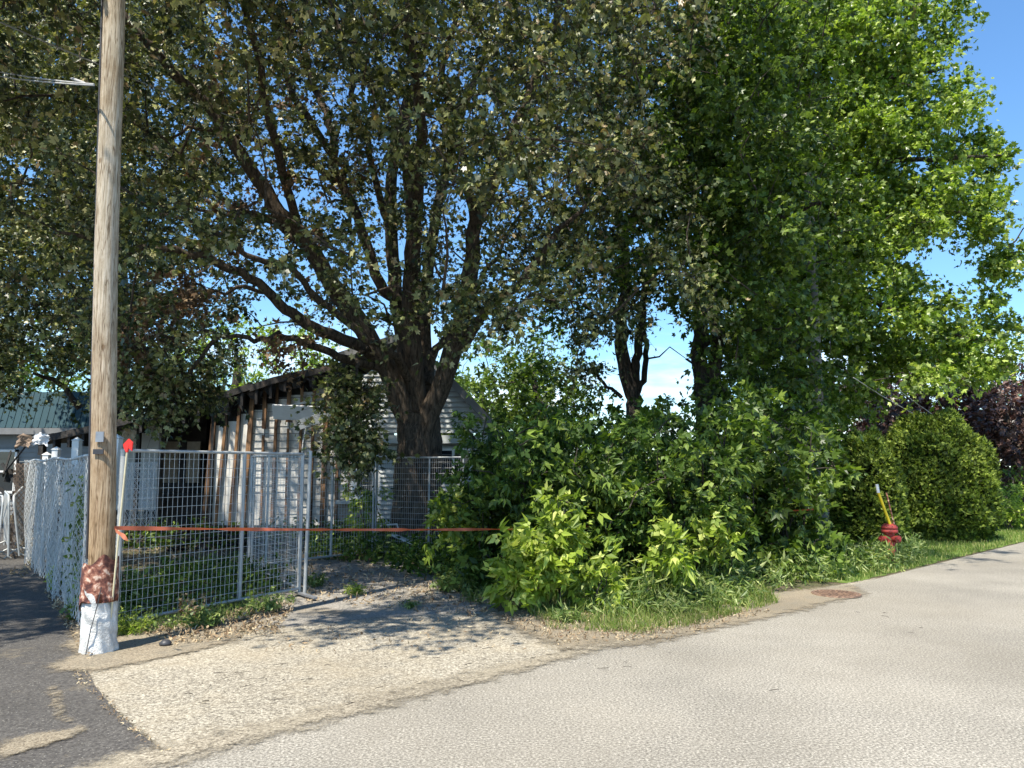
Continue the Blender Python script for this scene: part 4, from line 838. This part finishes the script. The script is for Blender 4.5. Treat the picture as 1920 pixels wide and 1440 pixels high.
for k in range(3):
    c = cf0+cd*(.05+k*(cL-.1)/2); MB().tube([(c[0]+cn_[0]*.2, c[1]+cn_[1]*.2, 0), (c[0]+cn_[0]*.2, c[1]+cn_[1]*.2, 1.70)], .026, 10).build('post', M['galv'], cf)
# loose rolls of mesh
def mesh_roll(c, h, r, m_, label, tilt=0.0, turns=2.3):
    t = thing('mesh_roll', (c[0], c[1], c[2]), label, 'mesh roll'); mb = MB(); nz = int(h/.045)
    zz = np.linspace(0, h, nz)
    for k in range(int(turns*2*math.pi*r/.05)):
        a0 = k*.05/r; aa = a0+np.where(np.arange(nz) % 2 == (k % 2), 0, .05/r); rr = r*(.55+.45*a0/(turns*6.28))*(1+.08*np.sin(zz*6+a0))
        mb.tube(np.stack((c[0]+np.cos(aa)*rr+tilt*zz, c[1]+np.sin(aa)*rr, c[2]+zz), 1), .003, 3, cap=False)
    mb.build('link_mesh', m_, t); return t
mesh_roll((*g2(32, 1045), 0), 1.66, .16, M['rustbrown'], 'rusty brown rolled chain link at the far end of the silver fence')
c = P(262, 980, 12.5); mesh_roll((c[0], c[1], .62), 1.05, .26, M['mesh_wire'], 'bunched grey chain link hanging behind the near fence panel', 0, 1.8)
# white vinyl posts
for i, (px, ty, d_, lab) in enumerate([(88, 853, 15.2, 'short white capped post behind the silver fence, farthest left'), (106, 843, 14.2, 'white capped post behind the silver fence, second from the left'), (145, 826, 12.6, 'white post just left of the wooden pole behind the fence'), (219, 822, 10.5, 'leaning white post just right of the wooden pole')]):
    c = P(px, ty, d_); t = thing('vinyl_post', (c[0], d_, 0), lab, 'post', 'white vinyl posts'); w = .055 if i < 3 else .06
    ln = .0 if i < 3 else -.12
    MB().beam((c[0]+ln, d_, 0), (c[0], d_, c[2]), w*2, w*2, (0, 1, 0)).build('shaft', M['white'], t)
    MB().add([(c[0]-w*1.25, d_-w*1.25, c[2]), (c[0]+w*1.25, d_-w*1.25, c[2]), (c[0]+w*1.25, d_+w*1.25, c[2]), (c[0]-w*1.25, d_+w*1.25, c[2]), (c[0], d_, c[2]+.06)], [(0, 1, 4), (1, 2, 4), (2, 3, 4), (3, 0, 4)], smooth=False).build('cap', M['white'], t)
# burnt heap with plastic sheet by the fence end
hp = P(50, 900, 15.6); heap = thing('burnt_heap', (hp[0], 15.6, 0), 'tall heap of burnt boards with a plastic sheet on top behind the fence end', 'debris pile')
mb = MB()
for k in range(46):
    a = hp+np.array((rng.uniform(-.35, .45), rng.uniform(-.3, .3), 0)); a[2] = rng.uniform(0, 1.5); q = a+np.array((rng.normal()*.25, rng.normal()*.2, rng.uniform(.2, .7))); mb.beam(a, q, rng.uniform(.04, .12), .03, (rng.normal(), 1, .2))
mb.build('boards', M['char'], heap)
def rag(c, w, h, m_, name, parent, seed):
    g = np.random.default_rng(seed); n_ = 14; u = np.linspace(-1, 1, n_); X, Z = np.meshgrid(u, u)
    Y = .25*w*np.sin(X*3+g.uniform(0, 6))*np.cos(Z*2.4+g.uniform(0, 6))+.08*w*g.normal(size=X.shape)
    ed = 1-.18*np.abs(np.sin(Z*5+seed)); V = np.stack((c[0]+X*w*ed, c[1]+Y, c[2]+(Z*(1-.2*np.abs(np.sin(X*4))))*h-X*X*h*.4), -1).reshape(-1, 3)
    i = np.arange(n_-1)[:, None]*n_; j = np.arange(n_-1)[None]; mb = MB(); mb.add(V, np.stack((i+j, i+j+1, i+n_+j+1, i+n_+j), -1).reshape(-1, 4)); return mb.build(name, m_, parent, origin=None if parent else c)
rag(P(76, 822, 15.4), .19, .13, M['cloth'], 'plastic_sheet', heap, 3)
rag(P(44, 825, 15.3), .16, .14, M['rustbrown'], 'scorched_rag', heap, 5)
o = rag(P(242, 817, 12.4), .12, .12, M['litter'], 'torn_cloth', None, 8); tag(o, 'torn tan scrap snagged above the red marker head', 'scrap')
# red driveway marker
mk = thing('driveway_marker', G(212, 1150), 'thin pale rod with a red arrow shaped head beside the wooden pole', 'marker')
a = P(204, 1195, 6.82); b_ = P(238, 848, 6.72)
MB().tube([a, (a+b_)/2, b_], .008, 8).build('rod', M['bamboo'], mk)
hd = MB(); c = P(241, 836, 6.72); w = .038
prof = [(-.05, .012), (0, .062), (.042, .03), (.038, -.045), (0, -.015), (-.022, -.05), (-.04, -.02)]
V = [(c[0]+x*.9, c[1]-.008, c[2]+z) for x, z in prof]+[(c[0]+x*.9, c[1]+.008, c[2]+z) for x, z in prof]
hd.add(V[:7], [tuple(range(7))[::-1]], smooth=False); hd.add(V[7:], [tuple(range(7))], smooth=False)
hd.add(V, [(i, (i+1) % 7, (i+1) % 7+7, i+7) for i in range(7)], smooth=False); hd.tube([b_, c+np.array((0, 0, 0))], .011, 8); hd.build('arrow_head', M['red'], mk)
# orange tape
def ribbon(p, q, w, sag, tw_, n_=60):
    s = np.linspace(0, 1, n_); pts = p[None]*(1-s)[:, None]+q[None]*s[:, None]; pts[:, 2] -= 4*s*(1-s)*sag
    d_ = nrm(q-p); side = nrm(np.cross(d_, (0, 0, 1))); V = []
    for k in range(n_):
        a = 1.2+.55*math.sin(s[k]*tw_)+.3*math.sin(s[k]*tw_*3.7); n_v = side*math.cos(a)+np.array((0, 0, 1))*math.sin(a); ww = w*(1+.2*math.sin(s[k]*37)); V += [pts[k]-n_v*ww/2, pts[k]+n_v*ww/2]
    mb = MB(); i = np.arange(n_-1)*2; mb.add(V, np.stack((i, i+2, i+3, i+1), 1)); return mb
tp = ribbon(P(214, 990, 6.45), P(1040, 991, 9.9), .030, .015, 29, 140)
t2_ = ribbon(P(1040, 991, 9.9), P(1350, 966, 12.0), .03, .02, 13, 30); t3_ = ribbon(P(1350, 966, 12.0), P(1525, 955, 11.4), .03, .0, 13, 30)
root = thing('barrier_tape', P(222, 990, 6.5), 'orange barrier tape stretched from the wooden pole across the fence into the thicket', 'tape')
tp.v += []; tp.build('tape', M['tape'], root)
for r_ in (t2_, t3_): r_.build('tape', M['tape'], root)
e = ribbon(P(216, 994, 6.42), P(240, 1012, 6.4), .035, .0, 3, 8); e.build('loose_end', M['tape'], root)
# ------------------------------------------------------------------ steel crowd barriers stacked at left
def barrier():
    root = thing('crowd_barrier', (0, 0, 0), 'bent steel tube barrier leaning in a stack at the left edge', 'barrier', 'steel tube barriers stacked by the fence')
    mb = MB(); W, H = 1.9, 1.08; r_ = .16; pts = []
    for cx, cz, a0 in ((r_, H-r_, 180), (W-r_, H-r_, 90)):
        for k in range(7):
            a = R(a0-k*15); pts.append((cx+r_*math.cos(a), 0, cz+r_*math.sin(a)))
    pts = [(0, 0, .05)]+pts+[(W, 0, .05)]; mb.tube(pts, .019, 8); mb.tube([(0, 0, .22), (W, 0, .22)], .015, 8); mb.build('frame', M['galv'], root)
    mb = MB()
    for x in np.arange(.13, W-.05, .13): mb.tube([(x, 0, .22), (x+.01, .03, .6), (x, 0, H-.01)], .009, 6)
    mb.build('bars', M['galv'], root)
    for x in (.25, W-.25): MB().tube([(x, -.25, 0), (x, -.12, .10), (x, 0, .15), (x, .12, .10), (x, .25, 0)], .016, 6).build('foot', M['galv'], root)
    return root
bp = barrier(); bpos = g2(25, 1052)
for k in range(5):
    o = bp if k == 0 else dup(bp, (0, 0, 0))
    o['label'] = ['front steel tube barrier of the leaning stack, nearest the silver fence', 'second steel tube barrier of the stack, just behind the front one', 'middle steel tube barrier of the leaning stack at the left edge', 'fourth steel tube barrier of the stack, counted from the silver fence', 'rear steel tube barrier of the stack, farthest from the silver fence'][k]
    o.location = (bpos[0]-.02-.13*k, bpos[1]-.1-.10*k+.3, .02); o.rotation_euler = (R(-8+5*k), R(-4+k*3), R(118+7*k))
# ------------------------------------------------------------------ hydrant
hx, hy = P(1668, 1000, 12.9)[0], 12.9
hy_ = thing('fire_hydrant', (hx, hy, 0), 'red fire hydrant with a yellow marker post among weeds beside the road', 'hydrant')
MB().lathe([(.13, 0), (.13, .04), (.085, .05), (.08, .48), (.085, .51), (.125, .52), (.13, .53), (.13, .56), (.122, .565), (.122, .58), (.13, .585), (.13, .61), (.11, .635), (.075, .66), (.035, .67), (.03, .71), (0, .712)], 20, (hx, hy, 0)).build('body', M['hyd'], hy_)
mb = MB()
for a, r_, L in ((-75, .05, .15), (15, .042, .15), (195, .042, .15)):
    d_ = np.array((math.cos(R(a)), math.sin(R(a)), 0)); c = np.array((hx, hy, .42)); mb.tube([c+d_*.06, c+d_*L], r_, 12); mb.tube([c+d_*L, c+d_*(L+.04)], r_*1.2, 8); mb.tube([c+d_*(L+.04), c+d_*(L+.065)], .02, 5)
mb.build('nozzle', M['hyd'], hy_)
for q in range(8):
    aq = q*math.pi/4; MB().tube([(hx+.112*math.cos(aq), hy+.112*math.sin(aq), .50), (hx+.112*math.cos(aq), hy+.112*math.sin(aq), .635)], .011, 6).build('bolt', M['iron_dark'], hy_)
mb = MB(); a = np.array((hx+.0, hy-.05, .62)); b_ = P(1647, 924, 12.8); c_ = P(1644, 908, 12.8)
mb.tube([a, b_], .024, 10); mb.build('marker_post', M['yellow'], hy_); MB().tube([b_, c_], .025, 10).build('reflector', M['white'], hy_)
MB().tube([P(1677, 986, 12.82), P(1662, 924, 12.83)], .012, 6).build('spring_rod', M['rust'], hy_)
# manhole
mc = g2(1568, 1118)
mh = thing('manhole_cover', (mc[0], mc[1], .03), 'round rust brown manhole cover at the edge of the road', 'manhole cover')
m, n, l, b = mat('rusty_iron'); f = noise(n, l, coords(n, l), 30, 5); r = ramp(n, [(.4, (.09, .055, .04)), (.6, (.24, .15, .10))]); l.new(f, r.inputs[0]); l.new(r.outputs[0], b.inputs['Base Color']); b.inputs['Roughness'].default_value = .8; M['iron'] = m
MB().lathe([(.29, .0), (.29, .012), (.27, .012), (.265, .006), (.255, .010), (0, .010)], 36, (mc[0], mc[1], .026)).build('lid', M['iron'], mh)
mb = MB()
for x in np.arange(-.2, .21, .05):
    h_ = math.sqrt(.24**2-x*x); mb.box((mc[0]+x-.012, mc[1]-h_, .036), (mc[0]+x+.012, mc[1]+h_, .043))
mb.build('ribs', M['iron'], mh)
# ------------------------------------------------------------------ grass, weeds, litter
def inpoly(p, poly):
    x, y = p[:, 0], p[:, 1]; c = np.zeros(len(p), bool); j = len(poly)-1
    for i in range(len(poly)):
        xi, yi = poly[i]; xj, yj = poly[j]
        hit = ((yi > y) != (yj > y)) & (x < (xj-xi)*(y-yi)/((yj-yi)+1e-12)+xi); c ^= hit; j = i
    return c
def fill(poly, n_):
    poly = np.array(poly); lo_, hi_ = poly.min(0), poly.max(0); out = np.zeros((0, 2))
    while len(out) < n_:
        p = rng.uniform(lo_, hi_, (n_*2, 2)); out = np.concatenate((out, p[inpoly(p, poly)]))
    return out[:n_]
def blades(mb, xy, h, w, z=0.0, lean=.35, r=None):
    N = len(xy); a = rng.uniform(0, 6.28, N); la = rng.uniform(0, 6.28, N); H = h*rng.uniform(.5, 1.3, N); ln = H*lean*rng.uniform(.3, 1.6, N)
    base = np.stack((xy[:, 0], xy[:, 1], np.full(N, z)), 1); sd = np.stack((np.cos(a), np.sin(a), 0*a), 1)*w/2; l_ = np.stack((np.cos(la), np.sin(la), 0*a), 1)
    up = np.array((0, 0, 1.)); v = np.stack((base-sd, base+sd, base+sd*.8+l_*(ln*.3)[:, None]+up*(H*.55)[:, None], base-sd*.8+l_*(ln*.3)[:, None]+up*(H*.55)[:, None], base+l_*ln[:, None]+up*H[:, None]), 1)
    o = (np.arange(N)*5)[:, None]; rr = rng.random(N) if r is None else r
    mb.add(v.reshape(-1, 3), o+np.array([0, 1, 2, 3]), rr, False); n0 = mb.n-len(v)*5
    mb.f.append((o+np.array([3, 2, 4]))+n0); mb.r.append(rr); mb.sm.append(np.full(N, False))
verge = [g2(985, 1150), g2(1030, 1185), g2(1120, 1190), g2(1220, 1196), g2(1330, 1172), g2(1460, 1135), g2(1430, 1100), g2(1250, 1100), g2(1100, 1115), g2(1000, 1120)]
mb = MB(); vg = fill(verge, 19000); vk = np.sin(vg[:, 0]*5+1.3*np.sin(vg[:, 1]*7))*np.sin(vg[:, 1]*6+vg[:, 0]*2); vg = vg[vk > rng.uniform(-.9, .35, len(vg))]; blades(mb, vg, .075, .006, .02, .7); blades(mb, vg[:1500], .17, .008, .02, .6); tag(mb.build('grass', M['grass'], None), 'short green grass verge along the road edge before the thicket', 'grass', kind='stuff')
lawnp = [rd(2.4, -.08), rd(16, -.05), rd(22, -6), rd(9, -5), rd(6, -2.0), rd(3, -1.4), rd(1.6, -.6)]
mb = MB(); blades(mb, fill(lawnp, 30000), .07, .012, .01); tag(mb.build('lawn_grass', M['grass'], None), 'sunlit mown lawn grass before the dome hedge', 'grass', kind='stuff')
def leafy(mb, xy, hmax, size, T, per=7, z=.0, up=.6):
    N = len(xy); h = hmax*rng.uniform(.4, 1.1, N)
    C = np.repeat(np.stack((xy[:, 0], xy[:, 1], 0*h), 1), per, 0); hh = np.repeat(h, per); s = rng.random(N*per); C[:, 2] = z+hh*s
    C[:, :2] += rng.normal(size=(N*per, 2))*.02; leaves(mb, C, rng.uniform(.6, 1.3, N*per)*size, T, up, .7, droop=.2-.6*.5)
    lx = rng.normal(size=(N, 2))*.05
    for k in range(0, N, 3): mb.tube([(xy[k, 0], xy[k, 1], 0), (xy[k, 0]+lx[k, 0], xy[k, 1]+lx[k, 1], h[k])], (.004, .002), 3, cap=False)
# lance leaved tall weeds in front of the shrub
mb = MB(); leafy(mb, fill([g2(1080, 1150), g2(1250, 1158), g2(1400, 1120), g2(1440, 1090), g2(1250, 1085), g2(1120, 1110)], 520), .42, .16, T_LANCE, 9)
leafy(mb, fill([g2(1440, 1115), g2(1700, 1068), g2(1700, 1040), g2(1440, 1060)], 420), .40, .13, T_LANCE, 9)
leafy(mb, fill([g2(1640, 1075), g2(1735, 1055), g2(1730, 1030), g2(1650, 1030)], 160), .38, .12, T_LANCE, 9)
leafy(mb, fill([g2(1100, 1165), g2(1290, 1165), g2(1440, 1130), g2(1250, 1120), g2(1120, 1130)], 260), .26, .11, T_LANCE, 9)
tag(mb.build('tall_weeds', M['leaf_weed'], None), 'tall narrow leaved weeds along the foot of the thicket', 'weeds', kind='stuff')
# undergrowth behind and under the fence
mb = MB(); leafy(mb, fill([g2(250, 1170), g2(330, 1150), g2(470, 1125), g2(555, 1110), g2(470, 1075), g2(330, 1080), g2(225, 1110)], 330), .38, .085, T_OVAL, 8)
leafy(mb, fill([g2(575, 1050), g2(700, 1060), g2(860, 1110), g2(930, 1110), g2(930, 1040), g2(720, 1015), g2(580, 1020)], 800), .45, .10, T_OVAL, 8)
leafy(mb, fill([(-8, 15), (-1, 15), (-1, 17), (-8, 17)], 500), .5, .11, T_OVAL, 8)
leafy(mb, fill([(-.5, 9.6), (4.6, 11.0), (5.8, 12.4), (5, 16), (-1, 16)], 1500), .5, .12, T_OVAL, 8)
tag(mb.build('undergrowth', M['leaf_shrub'], None), 'shaded leafy undergrowth behind the wire fence and under the trees', 'undergrowth', kind='stuff')
mb = MB(); fb = fill([g2(235, 1200), g2(330, 1185), g2(470, 1160), g2(560, 1130), g2(500, 1120), g2(330, 1150), g2(230, 1170)], 1000); blades(mb, fb, .09, .006, .01, .7); leafy(mb, fb[:75], .17, .05, T_OVAL, 8)
fb = fill([g2(860, 1130), g2(990, 1150), g2(1010, 1110), g2(880, 1090)], 700); blades(mb, fb, .12, .006, .01, .6); leafy(mb, fb[:90], .2, .06, T_OVAL, 8)
tag(mb.build('fence_weeds', M['leaf_weed'], None), 'mixed grass and small weeds along the foot of the fence and driveway', 'weeds', kind='stuff')
# single weed clumps
def weed(px, py, h, w, n_, m_, label, T=T_OVAL, size=.07, grp=None):
    c = g2(px, py); t = thing('weed', (c[0], c[1], 0), label, 'weed', grp); mb = MB(); st = MB()
    for k in range(n_):
        a = rng.uniform(0, 6.28); r_ = w*rng.random()**.5; tip = np.array((c[0]+math.cos(a)*r_, c[1]+math.sin(a)*r_, h*rng.uniform(.5, 1.1)*(1-.35*r_/w))); b0_ = np.array((c[0]+math.cos(a)*r_*.3, c[1]+math.sin(a)*r_*.3, 0)); st.tube([b0_, (b0_+tip)/2+np.array((0, 0, .04)), tip], (.004, .003, .0015), 4, cap=False)
        s = rng.random(11)[:, None]*.8+.2; pts = b0_*(1-s)+tip*s; leaves(mb, pts, rng.uniform(.6, 1.2, 11)*size, T, .7, .7, droop=0)
    st.build('stem', M['leaf_weed'], t); mb.build('leaves', M[m_], t); return t
weed(248, 1190, .30, .24, 46, 'leaf_lime', 'feathery bright green weed at the foot of the wooden pole', T_LANCE, .06)
weed(240, 1150, .55, .22, 40, 'leaf_weed', 'taller leafy weed just behind the feathery one by the pole', T_OVAL, .08)
weed(385, 1180, .30, .26, 34, 'leaf_weed', 'mixed green and withered weed below the fence rail', T_OVAL, .06)
weed(360, 1165, .34, .2, 20, 'litter', 'dried brown weed stalks below the fence rail', T_OVAL, .06)
weed(500, 1150, .22, .25, 26, 'leaf_weed', 'low weed in shade before the gate corner', T_OVAL, .06)
weed(665, 1115, .16, .16, 22, 'leaf_lime', 'small sunlit weed in the cracked driveway', T_LANCE, .08)
weed(590, 1100, .22, .18, 24, 'leaf_weed', 'small weed at the foot of the free standing post', T_OVAL, .06)
weed(768, 1140, .10, .14, 16, 'leaf_weed', 'low dark weed in a driveway crack', T_LANCE, .06)
weed(850, 1110, .32, .3, 34, 'leaf_weed', 'leafy weed with pale tips at the left foot of the thicket', T_OVAL, .08)
weed(110, 1108, .42, .14, 16, 'leaf_lime', 'broad leaved lime weed poking out under the silver fence', T_OVAL, .11)
weed(145, 1165, .25, .12, 14, 'leaf_weed', 'small weed against the silver fence near the pole', T_OVAL, .07)
weed(1400, 1070, .5, .2, 26, 'leaf_weed', 'tall pale stalked weed right of the shrubs', T_LANCE, .12)
weed(1470, 1050, .6, .25, 30, 'leaf_weed', 'tall weed in half shade left of the hydrant', T_LANCE, .12)
weed(1060, 1170, .2, .2, 22, 'leaf_weed', 'spreading weed with narrow leaves on the grass verge', T_LANCE, .11)
vn = thing('vine', (*(cf0+cd*1.6), 0), 'green vine climbing the silver chain link fence', 'vine'); mb = MB(); st = MB()
for s0 in (1.2, 1.5, 1.8):
    z = np.linspace(0, 1.45, 16); s = s0+.14*np.sin(z*5+s0*3); pts = clpt(s, z, 0)+np.append(cn_*.03, 0)*0+np.append(-cn_*(-.05), 0); st.tube(pts, .003, 4, cap=False); C = np.repeat(pts, 7, 0)+rng.normal(size=(112, 3))*.05; leaves(mb, C, rng.uniform(.05, .09, 112), T_OVAL, .3, 1.0)
st.build('stem', M['leaf_weed'], vn); mb.build('leaves', M['leaf_weed'], vn)
# dead leaves and twigs
def litter(poly, n_, size, z=.026):
    xy = fill(poly, n_); leaves(LB, np.stack((xy[:, 0], xy[:, 1], z+rng.uniform(0, .02, n_)), 1), rng.uniform(.5, 1.3, n_)*size, T_LITTER, 1.1, .8, droop=0)
LB = MB()
litter([g2(330, 1215), g2(520, 1190), g2(560, 1130), g2(420, 1150), g2(250, 1190)], 1100, .05)
litter([g2(930, 1165), g2(1050, 1215), g2(1260, 1205), g2(1450, 1150), g2(1250, 1150), g2(1000, 1150)], 1700, .038, .03)
litter([g2(560, 1070), g2(700, 1060), g2(900, 1120), g2(930, 1165), g2(700, 1140), g2(560, 1130)], 1100, .055, .012)
litter([g2(160, 1262), g2(185, 1300), g2(240, 1355), g2(325, 1420), g2(300, 1425), g2(215, 1360), g2(160, 1300), g2(120, 1258)], 160, .022, .018)
litter([g2(80, 1110), g2(150, 1225), g2(170, 1240), g2(200, 1190)], 500, .04)
litter([g2(440, 1190), g2(900, 1160), g2(1000, 1220), g2(500, 1230)], 160, .04, .016)
litter([(-8, 11.5), (-3.2, 10.5), (-2.6, 15), (-7, 17)], 2200, .07, .004)
tag(LB.build('leaf_litter', M['litter'], None), 'dry fallen leaves scattered on the driveway edge and verge', 'fallen leaves', kind='stuff')
mb = MB(); xy = np.concatenate((fill([g2(240, 1240), g2(560, 1180), g2(950, 1180), g2(1100, 1230), g2(700, 1330), g2(350, 1330)], 75), fill([g2(1100, 1230), g2(1700, 1120), g2(1800, 1300), g2(900, 1420)], 12)))
for p in xy:
    a = rng.uniform(0, 3.14) if rng.random() < .4 else rng.normal()*.4+.4; L = rng.uniform(.02, .10); dd = np.array((math.cos(a), math.sin(a), 0))*L; c = np.array((p[0], p[1], .028)); mb.tube([c-dd/2, c+np.array((dd[1]*.1, -dd[0]*.1, .004)), c+dd/2], rng.uniform(.001, .0024), 4)
tag(mb.build('twigs', M['bark_dark'], None), 'small broken twigs scattered on the pale driveway apron', 'twigs', kind='stuff')
mb = MB(); c = g2(310, 1214); mb.lathe([(0, .0), (.05, .0), (.055, .02), (.03, .045), (0, .05)], 9, (c[0], c[1], .02)); o = mb.build('stone', M['black'], None); tag(o, 'small dark lump of stone on the driveway edge near the pole', 'stone')
# charred debris in front of the house
dp = thing('debris_pile', (-5.6, 15.6, 0), 'low heap of charred planks and rubble in front of the stud wall', 'debris pile'); mb = MB(); mw = MB()
for k in range(150):
    a = np.array((rng.uniform(-8.5, -3.4), rng.uniform(14.8, 17.5), rng.uniform(.0, .32))); q = a+np.array((rng.normal()*.5, rng.normal()*.3, rng.normal()*.07)); mb.beam(a, q, rng.uniform(.05, .2), .025, (rng.normal()*.3, .2, 1))
mb.build('charred_planks', M['char'], dp)
lc = thing('lawn_chair', (*g2(745, 1020), 0), 'overturned white plastic chair frame in the undergrowth before the trunk', 'chair'); c = P(745, 1000, 13.9)
MB().tube([P(725, 984, 14.2), P(744, 983, 14.2), P(747, 992, 14.1)], .018, 6).build('frame', M['white'], lc); MB().beam(P(735, 1002, 14.0), P(783, 1022, 13.9), .16, .03).build('seat', M['white'], lc)
# tidy helper properties
for o in list(bpy.data.objects):
    if '_w' in o.keys(): del o['_w']
